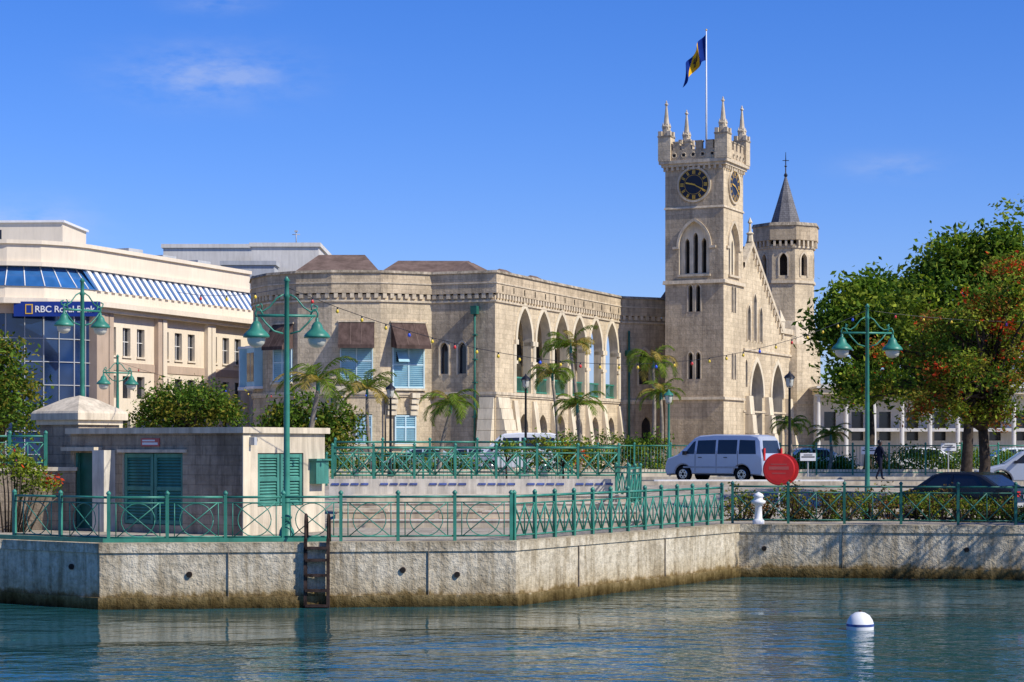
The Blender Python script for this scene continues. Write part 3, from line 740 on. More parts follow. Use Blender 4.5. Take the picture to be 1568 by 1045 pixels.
# ---------------------------------------------------------------- octagonal turret
TC=(21.3,155.0); OT=grp('octagonal_turret',(TC[0],TC[1],2.25)); w=MB(); tr=MB()
def octo(r,ph=math.radians(10)): return [(TC[0]+r*math.cos(ph+2*math.pi*k/8),TC[1]+r*math.sin(ph+2*math.pi*k/8)) for k in range(8)]
o8=octo(2.3)
for k in range(8):
    a,b=o8[k],o8[(k+1)%8]; l=math.hypot(a[0]-b[0],a[1]-b[1])
    wall(w,a,b,rect(0,l,9,19.3),[(gothic(l/2,.3,16.9,18.1,.5,6),.35,DARK,STONE_T)],STONE)
    L=frame(a,b); archtrim(tr,L,l/2,.3,18.1,.5,.12,STONE_T,.06,zb=16.8,n=6)
band(tr,o8,19.0,19.15,-.05,.1,STONE_T,closed=True); corbels(tr,o8,19.15,19.6,.28,.36,.17,STONE_T,closed=True)
band(w,o8,19.6,20.7,-.3,.32,STONE_D,closed=True); band(tr,o8,20.7,20.95,-.4,.42,COPE,closed=True,slope=.1)
band(tr,o8,16.3,16.5,-.05,.12,STONE_T,closed=True)
w.face([(*p,20.6) for p in o8],ROOF)
band(w,o8,1.8,11.6,-.05,.5,STONE,closed=True,slope=.02); band(w,o8,11.6,13.4,-.05,.48,STONE_T,closed=True,slope=.46); band(tr,o8,7.0,7.2,.3,.6,STONE_T,closed=True)
band(tr,o8,1.9,3.6,.3,.75,STONE_T,closed=True,slope=.1)
w.build('walls',OT); tr.build('mouldings',OT)
sp=MB(); sp.lathe((TC[0],TC[1],20.6),[(1.42,0),(1.32,.15),(.70,2.1),(.06,4.2)],SLATE,8,False,math.radians(10)); sp.lathe((TC[0],TC[1],24.75),[(.06,-.1),(.16,.1),(.05,.3),(.035,1.4),(.02,1.9)],BLACK,6); sp.box((TC[0],TC[1],26.0),(.5,.04,.05),BLACK); sp.box((TC[0],TC[1],26.0),(.04,.5,.05),BLACK); sp.lathe((TC[0],TC[1],25.45),[(0,0),(.12,.1),(0,.22)],BLACK,6)
sp.build('spire',OT)

# ---------------------------------------------------------------- bank building
BK=grp('bank_building',(-30,135,2.25)); w=MB(); tr=MB(); gl=MB()
S=(-27.4,131.5);E=(-19.3,151.5)
arc=[(-52,137),(-44,131.5),(-39,129),(-35.5,127.9),(-32.5,127.8),(-30.2,128.5),(-28.5,129.8),S]
path=arc+[E]
LE=frame(S,E); EL=LE.len
ops=[]; us=[1.3+blk*6.6+j*1.75 for blk in (0,1,2) for j in range(3)]
for u in us:
    ops.append((rect(u,u+.95,9.85,11.75),.25,GLASSD,CREAM)); ops.append((rect(u,u+.95,7.0,8.5),.25,GLASSD,CREAM)); ops.append((rect(u,u+.95,3.6,5.6),.25,GLASSD,CREAM))
    tr.wbox(S,E,u-.08,u+1.03,9.72,9.84,0,.1,CREAM); tr.wbox(S,E,u+.45,u+.5,9.85,11.75,-.24,-.18,WPAINT); tr.wbox(S,E,u,u+.95,10.8,10.85,-.24,-.19,WPAINT)
wall(w,S,E,rect(0,EL,2,12.9),ops,CREAM)
for i,u in enumerate((.35,.95,6.95,7.6,13.6,14.2,20.2)): tr.wbox(S,E,u,u+.5,2,12.6,-.02,.35,TAN if i<3 else CREAM)
tr.wbox(S,E,.9,7.0,8.85,9.4,.0,.06,TAN); tr.wbox(S,E,7.9,EL,8.85,9.4,.0,.06,TAN)
tr.wbox(S,E,-.2,EL,12.6,12.9,-.02,.55,CREAM)
band(tr,path,12.9,13.25,-.3,.95,CREAM); band(w,path,13.25,14.05,-.3,.15,CREAM)
L=LE
gl.add([L(-.5,14.05,.2),L(EL,14.05,.2),L(EL,15.5,-.9),L(-.5,15.5,-.9)],[[0,1,2,3]],BLUEG)
nf=26
for i in range(nf):
    u=-.2+i*EL/nf; h=.40
    a=[L(u,14.0,.32),L(u+h,14.0,.32),L(u+h,15.55,-.78),L(u,15.55,-.78)]; b=[L(u,14.0,.12),L(u+h,14.0,.12),L(u+h,15.5,-.95),L(u,15.5,-.95)]
    tr.add(a+b,[[0,1,2,3],[4,5,6,7],[0,3,7,4],[1,2,6,5],[0,1,5,4]],WPAINT)
top=offp(path,-.85)
band(w,top,15.45,17.0,-1.0,.12,CREAM); band(tr,top,15.42,15.7,-1,.35,CREAM); band(tr,top,16.85,17.1,-1,.3,CREAM)
rp=offp(path,-1.2); w.face([(x,y,17.0) for x,y in rp]+[(-25,165,17.0),(-58,165,17.0)],GREYB)
for i in range(len(arc)-1):
    a,b=arc[i],arc[i+1]; l=math.hypot(b[0]-a[0],b[1]-a[1]); Lk=frame(a,b)
    gl.add([Lk(0,2,-.1),Lk(l,2,-.1),Lk(l,12.3,-.1),Lk(0,12.3,-.1)],[[0,1,2,3]],BLUEGD)
    n=max(2,round(l/1.1))
    for k in range(n+1): tr.wbox(a,b,k*l/n-.025,k*l/n+.025,2,12.3,-.12,-.02,GREYB)
    for z in np.arange(3.2,12.2,1.5): tr.wbox(a,b,0,l,z,z+.05,-.12,-.03,GREYB)
o1=offp(arc,.25);o2=offp(arc,-1.1)
for i in range(len(arc)-1):
    gl.face([(*o1[i],14.05),(*o1[i+1],14.05),(*o2[i+1],15.45),(*o2[i],15.45)],BLUEG)
    for k in range(2):
        f=k/2; a=Vector((*o1[i],14.08)).lerp(Vector((*o1[i+1],14.08)),f); b=Vector((*o2[i],15.5)).lerp(Vector((*o2[i+1],15.5)),f); tr.tube([a,b],.045,WPAINT,5)
band(tr,arc,12.3,12.9,-.2,.1,TAN)
tr.wbox(S,E,-.6,.3,2,12.9,-.3,.4,TAN)
w.box((-37,137,17.6),(14,6,2.4),CREAM,-.05); w.box((-37,137,18.85),(14.3,6.3,.15),WPAINT,-.05); w.box((-35,133.9,17.8),(1.4,.1,1.0),GLASSD,-.05)
for x_,y_ in ((-27,140),(-25.5,145),(-23.6,149)): w.box((x_,y_,17.3),(1.6,1.4,.6),GREYB,1.1)
w.build('walls',BK); tr.build('trim_and_fins',BK); gl.build('glazing',BK)
sg=MB(); a0=(gx(20,127),127.35); a1=(gx(152,127),127.35)
sg.wbox(a0,a1,0,5.5,12.05,13.0,.0,.2,SIGNB); sg.wbox(a0,a1,.75,1.22,12.2,12.83,.2,.24,GOLD); sg.wbox(a0,a1,.82,1.15,12.27,12.76,.24,.25,SIGNB)
so=sg.build('sign_panel',BK)
def text(s,loc,size,m,parent,rz=0,ext=.01):
    cu=bpy.data.curves.new('lettering','FONT'); cu.body=s; cu.size=size; cu.extrude=ext; cu.materials.append(m)
    o=bpy.data.objects.new('lettering',cu); SC.collection.objects.link(o); o.parent=parent
    o.location=Vector(loc)-parent.location; o.rotation_euler=(math.pi/2,0,rz); cu.offset=.009; return o
text('RBC Royal Bank',(a0[0]+1.35,127.12,12.32),.575,WPAINT,BK)

def bgbuild(name,x0,x1,y,dep,zt,m,win_=True,rows=2,cols=6):
    g=grp(name,((x0+x1)/2,y,2.25)); b=MB(); l=x1-x0; ops=[]
    if win_:
        for r in range(rows):
            for c in range(cols):
                u=(c+.3)*l/cols; z=zt-1.8-r*3.2; ops.append((rect(u,u+.4*l/cols,z-.7,z+.6),.2,GLASSD,m))
    wall(b,(x0,y),(x1,y),rect(0,l,1.5,zt),ops,m)
    b.add([(x0,y,1.5),(x0,y,zt),(x0,y+dep,zt),(x0,y+dep,1.5),(x1,y,1.5),(x1,y,zt),(x1,y+dep,zt),(x1,y+dep,1.5)],[[0,1,2,3],[4,5,6,7],[1,2,6,5]],m)
    band(b,[(x0,y+dep),(x0,y),(x1,y),(x1,y+dep)],zt-.25,zt+.12,-.2,.18,m)
    b.build('walls',g); return g
bgbuild('office_building',gx(250,190),gx(447,190),190,12,gz(376,190),WHITE,False)
bgbuild('office_building',gx(385,182),gx(488,182),182,14,gz(374,182),WHITE,False)
bgbuild('office_building',gx(340,178),gx(420,178),178,3,gz(402,178),GREYB,True,1,4)
mb=MB(); x=gx(453,182); z=gz(374,182); mb.tube([(x,182.3,z),(x,182.3,z+1.2)],.05,GREYB,6); mb.tube([(x-.35,182.3,z+.9),(x+.35,182.3,z+.9)],.04,GREYB,6); mb.box((x,182.3,z+1.2),(.3,.2,.15),GREYB); mb.build('roof_antenna')
bgbuild('colonial_building',gx(1250,168),gx(1600,168),168,12,gz(590,168),WHITE,True,2,12)
g=grp('arcaded_building',(gx(1400,150),150,2.25)); b=MB(); x0,x1=gx(1252,150),gx(1620,150)
wall(b,(x0,152),(x1,152),rect(0,x1-x0,1.5,8.0),[(rect(u,u+.9,4.2,6.4),.2,GLASSD,WHITE) for u in np.arange(.8,x1-x0-1.5,2.1)],WHITE)
b.box(((x0+x1)/2,151,7.9),(x1-x0,3.4,.4),STONE_P); b.box(((x0+x1)/2,151,8.2),(x1-x0+.4,3.8,.15),WHITE)
for u in np.arange(0,x1-x0,2.1): b.cyl((x0+u,149.8,2),(x0+u,149.8,7.7),.2,.17,WHITE,10); b.box((x0+u,149.8,7.6),(.5,.5,.18),WHITE)
b.box(((x0+x1)/2,151,5.0),(x1-x0,2.6,.25),WHITE); b.build('walls',g)

# ---------------------------------------------------------------- electrical shed
SH=grp('substation_building',(-7,51,1.5)); w=MB(); tr=MB()
k0=(-11.75,53.0);k1=(-6.69,49.5); dd=((k1[0]-k0[0]),(k1[1]-k0[1])); ll=math.hypot(*dd); dd=(dd[0]/ll,dd[1]/ll); pn=(-dd[1],dd[0])
k2=(k1[0]+pn[0]*3.15,k1[1]+pn[1]*3.15); k3=(k0[0]+pn[0]*3.15,k0[1]+pn[1]*3.15)
L=wall(w,k0,k1,rect(0,ll,1.4,4.05),[(rect(.15,1.15,1.55,3.55),.15,DGREEN,SHEDL),(rect(1.95,4.1,1.7,3.55),.12,None,SHEDL)],SHEDST)
wall(w,k1,k2,rect(0,3.15,1.4,4.05),[(rect(.55,2.3,2.2,3.55),.1,None,SHEDL)],SHEDL)
w.face([(*k2,1.4),(*k3,1.4),(*k3,4.05),(*k2,4.05)],SHEDST); w.face([(*k3,1.4),(*k0,1.4),(*k0,4.05),(*k3,4.05)],SHEDST)
band(w,[k0,k1,k2,k3],4.05,4.2,-1.5,.1,SHEDL,closed=True); w.face([(*p,4.19) for p in (k0,k1,k2,k3)],SHEDL)
for (a,b,u0,u1,z0,z1,o) in ((k0,k1,1.95,4.1,1.7,3.55,-.12),(k1,k2,.55,2.3,2.2,3.55,-.1)):
    um=(u0+u1)/2
    tr.wbox(a,b,u0,u1,z0,z1,o-.05,o,DGREEN)
    for s in range(2):
        ua=u0+.02+s*(um-u0); ub=ua+(um-u0)-.04
        for uu in (ua,ub-.09): tr.wbox(a,b,uu,uu+.09,z0+.02,z1-.02,o,o+.07,SHUT)
        for zz in (z0+.02,(z0+z1)/2-.04,z1-.12): tr.wbox(a,b,ua+.092,ub-.092,zz,zz+.1,o,o+.065,SHUT)
        n=int((z1-z0)/.085)
        for k in range(n):
            zz=z0+.1+k*(z1-z0-.2)/n; tr.wbox(a,b,ua+.09,ub-.09,zz,zz+.05,o,o+.05,SHUT,taper=.035)
tr.wbox(k0,k1,.15,.22,1.55,3.55,-.14,-.05,SHUT); tr.wbox(k0,k1,1.25,1.68,1.5,3.62,0,.4,CPAINT); tr.wbox(k0,k1,-.05,1.2,3.6,3.7,0,.3,SHEDL); tr.wbox(k0,k1,1.8,4.25,3.56,3.64,0,.06,SHEDL)
tr.wbox(k0,k1,2.65,3.3,3.72,3.93,0,.03,REDD); tr.wbox(k0,k1,2.7,3.25,3.76,3.82,.03,.034,WPAINT); tr.wbox(k0,k1,2.7,3.15,3.85,3.89,.03,.034,WPAINT)
tr.wbox(k1,k2,2.55,3.05,2.75,3.35,0,.22,SHUT); tr.wbox(k1,k2,2.5,3.1,3.35,3.4,0,.28,SHUT); tr.wbox(k1,k2,.2,.3,3.75,3.95,0,.2,GREYB)
tr.wbox(k1,k2,-.02,.25,1.4,4.0,0,.03,STONE_P)
w.build('walls',SH); tr.build('doors_and_shutters',SH)
GP=grp('gate_pillar',(gx(122,54.8),54.8,1.5)); mb=MB(); c=GP.location; rz=math.atan2(dd[1],dd[0])
mb.box((c[0],c[1],2.9),(1.5,1.5,2.9),SHEDST,rz); mb.box((c[0],c[1],4.38),(1.65,1.65,.14),STONE_P,rz); mb.box((c[0],c[1],4.53),(1.85,1.85,.18),SHEDL,rz)
mb.lathe((c[0],c[1],4.62),[(1.3,0),(1.25,.06),(.5,.38),(.38,.42),(.0,.5)],SHEDL,4,False,rz+math.pi/4); mb.build('pillar',GP)

# ---------------------------------------------------------------- street lamps
def lantern(mb,c,s=1.0):
    x,y,z=c
    mb.lathe((x,y,z),[(.03*s,.0),(.05*s,-.04*s),(.045*s,-.1*s),(.09*s,-.13*s),(.14*s,-.2*s),(.17*s,-.3*s),(.3*s,-.42*s),(.36*s,-.5*s),(.36*s,-.55*s),(.3*s,-.56*s)],GREEN,14)
    mb.lathe((x,y,z),[(.25*s,-.56*s),(.25*s,-.62*s),(.22*s,-.72*s),(.14*s,-.80*s),(0,-.83*s)],LAMPG,14)
def lamp2(base,H,arm,rz,s=1.0,name='street_lamp',ls=.86):
    g=grp(name,base); mb=MB(); x,y,z=base; cs,sn=rot2(rz)
    mb.lathe(base,[(.24*s,0),(.24*s,.06),(.19*s,.1),(.17*s,.25),(.12*s,.34),(.10*s,.5),(.13*s,.55),(.09*s,.62),(.075*s,1.4),(.07*s,H*.5),(.055*s,H-.5),(.08*s,H-.47),(.055*s,H-.4),(.05*s,H-.12),(.08*s,H-.1),(.02*s,H)],GREEN,12)
    za=z+H-.92
    A=lambda t,dz:(x+cs*t,y+sn*t,za+dz)
    mb.tube([A(-arm,0),A(arm,0)],.035*s,GREEN,7)
    for sg in (-1,1):
        mb.tube([A(sg*.08,-.42),A(sg*.3,-.36),A(sg*.5,-.16),A(sg*.62,-.01)],.022*s,GREEN,6)
        mb.tube([A(sg*.07,.5),A(sg*.22,.42),A(sg*.4,.2),A(sg*.55,.1),A(sg*.7,.13),A(sg*.72,.22),A(sg*.64,.25)],.02*s,GREEN,6)
        e=sg*arm; mb.tube([A(e*.8,0),A(e*.9,.14),A(e*1.0,.16),A(e*1.07,.06),A(e*1.04,-.06)],.024*s,GREEN,6)
        lantern(mb,A(e*1.04,-.04),s*ls)
        mb.tube([A(e*.86,.14),A(e*.84,.24),A(e*.9,.28)],.018*s,GREEN,6)
    mb.build('lamp_post',g); return g
lamp2((gx(439,46.7),46.7,1.5),6.2,.68,math.radians(8))
lamp2((gx(126,56.5),56.5,1.5),7.0,.60,math.radians(48),1.0,ls=.78)
lamp2((gx(180,100),100,2.25),6.1,.72,math.radians(35),1.15)
lamp2((gx(1328,62.5),62.5,1.5),6.7,.80,math.radians(10),1.0,ls=.9)
def lamp1(b,Y,top,m=BLACK,name='park_lamp'):
    x=gx(b,Y); zt=gz(top,Y); zg=2.25; g=grp(name,(x,Y,zg)); mb=MB()
    mb.lathe((x,Y,zg),[(.16,0),(.14,.3),(.07,.5),(.05,zt-zg-.7),(.08,zt-zg-.66)],m,10)
    mb.lathe((x,Y,zt-.64),[(.08,0),(.15,.08),(.18,.4)],LAMPG,8); mb.lathe((x,Y,zt-.25),[(.25,0),(.19,.1),(.06,.2),(.02,.3)],m,8)
    for k in range(4):
        t=k*math.pi/2; mb.tube([(x+.1*math.cos(t),Y+.1*math.sin(t),zt-.64),(x+.2*math.cos(t),Y+.2*math.sin(t),zt-.23)],.02,m,4)
    mb.build('lamp_post',g)
lamp1(805,96,574); lamp1(598,92,588); lamp1(1209,84,570); lamp1(1024,96,598,GREEN)
def strings(p,q,sag,n,name='string_lights'):
    p=Vector(p);q=Vector(q); g=grp(name,p); mb=MB(); pts=[]
    for i in range(41):
        t=i/40; c=p.lerp(q,t); c.z-=sag*4*t*(1-t); pts.append(c)
    mb.tube(pts,.009,BLACK,4); mb.build('cable',g); mb=MB()
    for i in range(1,n):
        t=i/n; c=p.lerp(q,t); c.z-=sag*4*t*(1-t)
        mb.cyl((c.x,c.y,c.z),(c.x,c.y,c.z-.05),.018,.022,BLACK,6); mb.lathe((c.x,c.y,c.z-.15),[(0,0),(.035,.025),(.042,.055),(.022,.10)],BULBS[(i*5+i//3)%4 if i%2 else 0],8)
    mb.build('bulbs',g)
tA=(gx(439,46.7),46.7,7.45); tR=(gx(1328,62.5),62.5,8.0)
strings(tA,tR,1.75,30); strings(tR,(26,66,9.0),.7,16); strings((-9.5,56.5,8.1),tA,.15,4)
strings((gx(180,100),100,8.0),(gx(598,92),92,6.3),.8,12)

# ---------------------------------------------------------------- vehicles
def vehicle(name,loc,rz,prof,wins,W,belt,tum,wheels,wr,paint,glass,lights,trim=None):
    g=grp(name,loc,rz); mb=MB(); H=max(p[1] for p in prof); L_=max(p[0] for p in prof)
    pr=list(prof); bz=min(p[1] for p in prof); bot=[]
    for cx in sorted(wheels,reverse=True):
        R=wr+.07
        for k in range(11):
            t=math.pi*k/10; zz=wr+R*math.sin(t); bot.append((cx+R*math.cos(t),max(bz,zz)))
    outer=pr+bot
    def yw(z): return W/2-tum*max(0,z-belt)/(H-belt)
    b=.05
    ar=sum(outer[i][0]*outer[(i+1)%len(outer)][1]-outer[(i+1)%len(outer)][0]*outer[i][1] for i in range(len(outer)))
    inner=offp(outer,-b if ar>0 else b,True)
    V_,inn,hol=tri(inner,[list(x) for x in wins])
    n=len(outer)
    for s in (-1,1):
        mb.add([(x-L_/2,s*yw(z),z) for x,z in V_],inn,paint)
        mb.add([(x-L_/2,s*(yw(z)-.012),z) for x,z in V_],[f for f,_ in hol],GLASSD)
        for i in range(n):
            j=(i+1)%n
            mb.face([(outer[i][0]-L_/2,s*(yw(outer[i][1])-b),outer[i][1]),(outer[j][0]-L_/2,s*(yw(outer[j][1])-b),outer[j][1]),(inner[j][0]-L_/2,s*yw(inner[j][1]),inner[j][1]),(inner[i][0]-L_/2,s*yw(inner[i][1]),inner[i][1])],paint)
    for i in range(n):
        j=(i+1)%n; a,c=outer[i],outer[j]
        ya,yc=yw(a[1])-b,yw(c[1])-b
        mb.face([(a[0]-L_/2,-ya,a[1]),(a[0]-L_/2,ya,a[1]),(c[0]-L_/2,yc,c[1]),(c[0]-L_/2,-yc,c[1])],paint if i<len(pr)-1 else RUBBER)
    for (a,c,f0,f1) in glass:
        dx,dz=c[0]-a[0],c[1]-a[1]; l=math.hypot(dx,dz); nx_,nz_=-dz/l,dx/l
        if nx_*( (a[0]+c[0])/2-L_/2)<0: nx_,nz_=-nx_,-nz_
        q=[]
        for p,f in ((a,f0),(c,f1)):
            x=a[0]+dx*f;z=a[1]+dz*f
            q.append((x-L_/2+nx_*.008,z+nz_*.008,yw(z)-.14))
        mb.face([(q[0][0],-q[0][2],q[0][1]),(q[0][0],q[0][2],q[0][1]),(q[1][0],q[1][2],q[1][1]),(q[1][0],-q[1][2],q[1][1])],GLASSD)
    for (x,yy,z,sx,sy,sz,m) in lights:
        for s in (-1,1): mb.box((x-L_/2,s*yy,z),(sx,sy,sz),m)
    for (x,z,sx,sy,sz,m) in (trim or []): mb.box((x-L_/2,0,z),(sx,sy,sz),m)
    mb.build('body',g,True); wh=MB()
    for cx in wheels:
        for s in (-1,1):
            y0=s*(W/2-.22);y1=s*(W/2-.02); x=cx-L_/2
            wh.cyl((x,y0,wr),(x,y1,wr),wr,wr,RUBBER,20); wh.cyl((x,y1,wr),(x,y1+s*.012,wr),wr*.62,wr*.58,CHROME,16); wh.cyl((x,y1+s*.012,wr),(x,y1+s*.02,wr),wr*.2,wr*.2,RUBBER,8)
            for k in range(6):
                t=k*math.pi/3; wh.box((x+wr*.4*math.cos(t),y1+s*.014,wr+wr*.4*math.sin(t)),(.05,.01,.05),RUBBER,0)
    wh.build('wheels',g,True); return g
VP=[(.08,.28),(.0,.48),(.03,.78),(.14,.98),(.62,1.14),(1.38,1.82),(1.62,1.92),(2.4,1.97),(4.0,1.95),(4.35,1.88),(4.5,1.7),(4.62,1.0),(4.66,.5),(4.6,.28)]
VW=[[(.95,1.16),(1.42,1.16),(1.46,1.70),(1.35,1.66)],[(1.52,1.16),(2.42,1.16),(2.42,1.74),(1.56,1.72)],[(2.52,1.16),(3.42,1.16),(3.42,1.74),(2.52,1.74)],[(3.52,1.16),(4.32,1.16),(4.24,1.72),(3.52,1.74)]]
VL=[(4.63,.72,1.15,.06,.12,.5,LENS),(.1,.6,.8,.12,.3,.17,LAMPG),(1.0,.93,1.2,.12,.14,.16,BLACK)]
VT=[(4.66,.52,.1,1.55,.16,SILVER),(4.66,.86,.03,.5,.12,WPAINT),(.02,.5,.1,1.5,.18,SILVER),(2.5,.30,2.0,1.66,.06,RUBBER),(.1,.76,.06,.9,.14,BLACK)]
ve=vehicle('minivan',(gx(1108,82.5),82.5,2.256),-math.radians(36),VP,VW,1.72,1.1,.14,[.88,3.65],.33,SILVER,[((.62,1.14),(1.38,1.82),.06,.94),((4.5,1.7),(4.62,1.0),-.02,.72)],VL,VT)
mb=MB()
for s in (-1,1):
    for xx in (1.47,2.47,3.47): mb.box((xx-2.33,s*.862,.85),(.012,.006,.9),BLACK)
    mb.box((2.2-2.33,s*.862,.62),(2.6,.01,.07),GREYB); mb.box((1.7-2.33,s*.865,1.02),(.16,.02,.03),BLACK); mb.box((2.9-2.33,s*.865,1.02),(.16,.02,.03),BLACK)
mb.build('door_seams',ve,True)
vehicle('minibus',(gx(795,104),104,2.25),math.radians(-6),VP,VW,1.75,1.1,.14,[.88,3.65],.33,CARW,[((.62,1.14),(1.38,1.82),.06,.94),((4.5,1.7),(4.62,1.0),-.02,.72)],VL,[]).scale=(1,1,1.12)
CP=[(.06,.25),(.0,.45),(.04,.68),(.95,.9),(1.55,1.32),(1.9,1.42),(2.8,1.42),(3.2,1.33),(3.8,.98),(4.28,.92),(4.35,.5),(4.3,.25)]
CW=[[(1.25,.93),(2.2,.93),(2.2,1.34),(1.72,1.32)],[(2.28,.93),(3.35,.96),(3.05,1.31),(2.28,1.34)]]
CL=[(4.33,.62,.78,.05,.3,.16,LENS),(.06,.6,.66,.1,.3,.13,LAMPG),(1.35,.88,.98,.1,.14,.1,BLACK)]
CT_=[(4.34,.45,.08,1.5,.14,GREYB),(.0,.42,.1,1.4,.12,BLACK),(4.35,.7,.03,.5,.11,WPAINT)]
CGl=[((.95,.9),(1.55,1.32),.05,.95),((3.2,1.33),(3.8,.98),.05,.92)]
def car(b,Y,rz,paint,zg=None): 
    return vehicle('parked_car',(gx(b,Y),Y,zg if zg is not None else gh(0,Y)),rz,CP,CW,1.68,.9,.16,[.85,3.4],.31,paint,CGl,CL,CT_)
car(645,101,math.radians(4),CARBL); car(1235,99,math.radians(5),CARW,2.25); car(1472,61.2,math.radians(-40),CARB,1.52); car(1590,70,math.radians(-10),SILVER,2.2); car(715,106,0,SILVER)
car(1405,101,0,CARW,2.25); car(1550,100,0,CARW,2.25)

# ---------------------------------------------------------------- small things
Y=62; g=grp('round_traffic_sign',(gx(1193,Y),Y,1.5)); mb=MB(); x=g.location[0]; z=gz(719,Y); 
fr=Vector((-.25,-1,0)).normalized(); c=Vector((x,Y,z)); 
mb.cyl(c,c+fr*.05,.50,.50,RED,32); mb.cyl(c+fr*.05,c+fr*.07,.50,.46,RED,32); mb.cyl(c+fr*.07,c+fr*.074,.40,.40,RED,32)
mb.cyl(c-fr*.05+Vector((.12,0,0)),c-fr*.16+Vector((.12,0,0)),.49,.42,RED,32)
sd=Vector((1,-.25,0)).normalized()
for dz,h,l in ((.16,.03,.5),(.04,.10,.62),(-.12,.03,.42)):
    a=c+fr*.078; mb.add([a-sd*l/2+Vector((0,0,dz-h/2)),a+sd*l/2+Vector((0,0,dz-h/2)),a+sd*l/2+Vector((0,0,dz+h/2)),a-sd*l/2+Vector((0,0,dz+h/2))],[[0,1,2,3]],REDD)
mb.cyl((x,Y+.12,1.45),(x,Y+.12,z+.2),.04,.04,GREYB,8); mb.build('sign',g)
Y=57.05; x=gx(1161,Y); mb=MB(); mb.lathe((x,Y-.05,1.5),[(.17,0),(.17,.1),(.14,.13),(.11,.17),(.10,.52),(.13,.55),(.20,.6),(.21,.66),(.13,.7),(.12,.76),(.16,.79),(.12,.86),(.0,.92)],WPAINT,16); mb.build('white_bollard')
Y=45.32; g=grp('quay_ladder',(gx(481,Y),Y,0)); mb=MB(); xa,xb=gx(464,Y),gx(499,Y); yq=qy(gx(481,Y))
for x in (xa,xb):
    mb.tube([(x,yq-.12,-.6),(x,yq-.12,1.5),(x,yq-.12,2.0),(x,yq-.02,2.15),(x,yq+.15,2.12),(x,yq+.3,1.95),(x,yq+.32,1.5)],.03,RUST,7)
    mb.box((x,yq-.11,.5),(.07,.14,2.2),RUST)
for z in (-.3,.05,.4,.75,1.1,1.38): mb.box(((xa+xb)/2,yq-.15,z),(xb-xa,.16,.06),RUST)
mb.build('ladder',g)
Y=40.4; x=gx(1317,Y); mb=MB(); g=grp('mooring_buoy',(x,Y,0))
mb.lathe((x,Y,0),[(.2,-.25),(.265,-.1),(.275,.0),(.275,.07)],WPAINT,28); mb.lathe((x,Y,0),[(.278,.07),(.28,.12)],TILEB,28); mb.lathe((x,Y,0),[(.275,.12),(.25,.2),(.19,.29),(.1,.345),(.03,.36)],WPAINT,28); mb.lathe((x,Y,.35),[(.03,0),(.03,.04),(0,.05)],RUST,8)
mb.build('buoy',g)
for b,e,Y in ((1237,700,90),(1330,690,92),(1452,685,92)):
    x=gx(b,Y); mb=MB(); z=gz(e,Y); mb.cyl((x,Y,2.2),(x,Y,z+.2),.03,.03,GREYB,6); mb.box((x,Y-.05,z),(.7,.03,.35),WPAINT); mb.box((x,Y-.068,z),(.6,.006,.05),BLACK); mb.box((x,Y-.068,z+.09),(.4,.006,.04),BLACK); mb.build('street_sign')
mb=MB(); x=gx(1562,60); mb.lathe((x,60,1.5),[(.22,0),(.26,.8),(.28,.85),(.28,.9)],GREEN,12); mb.build('litter_bin')

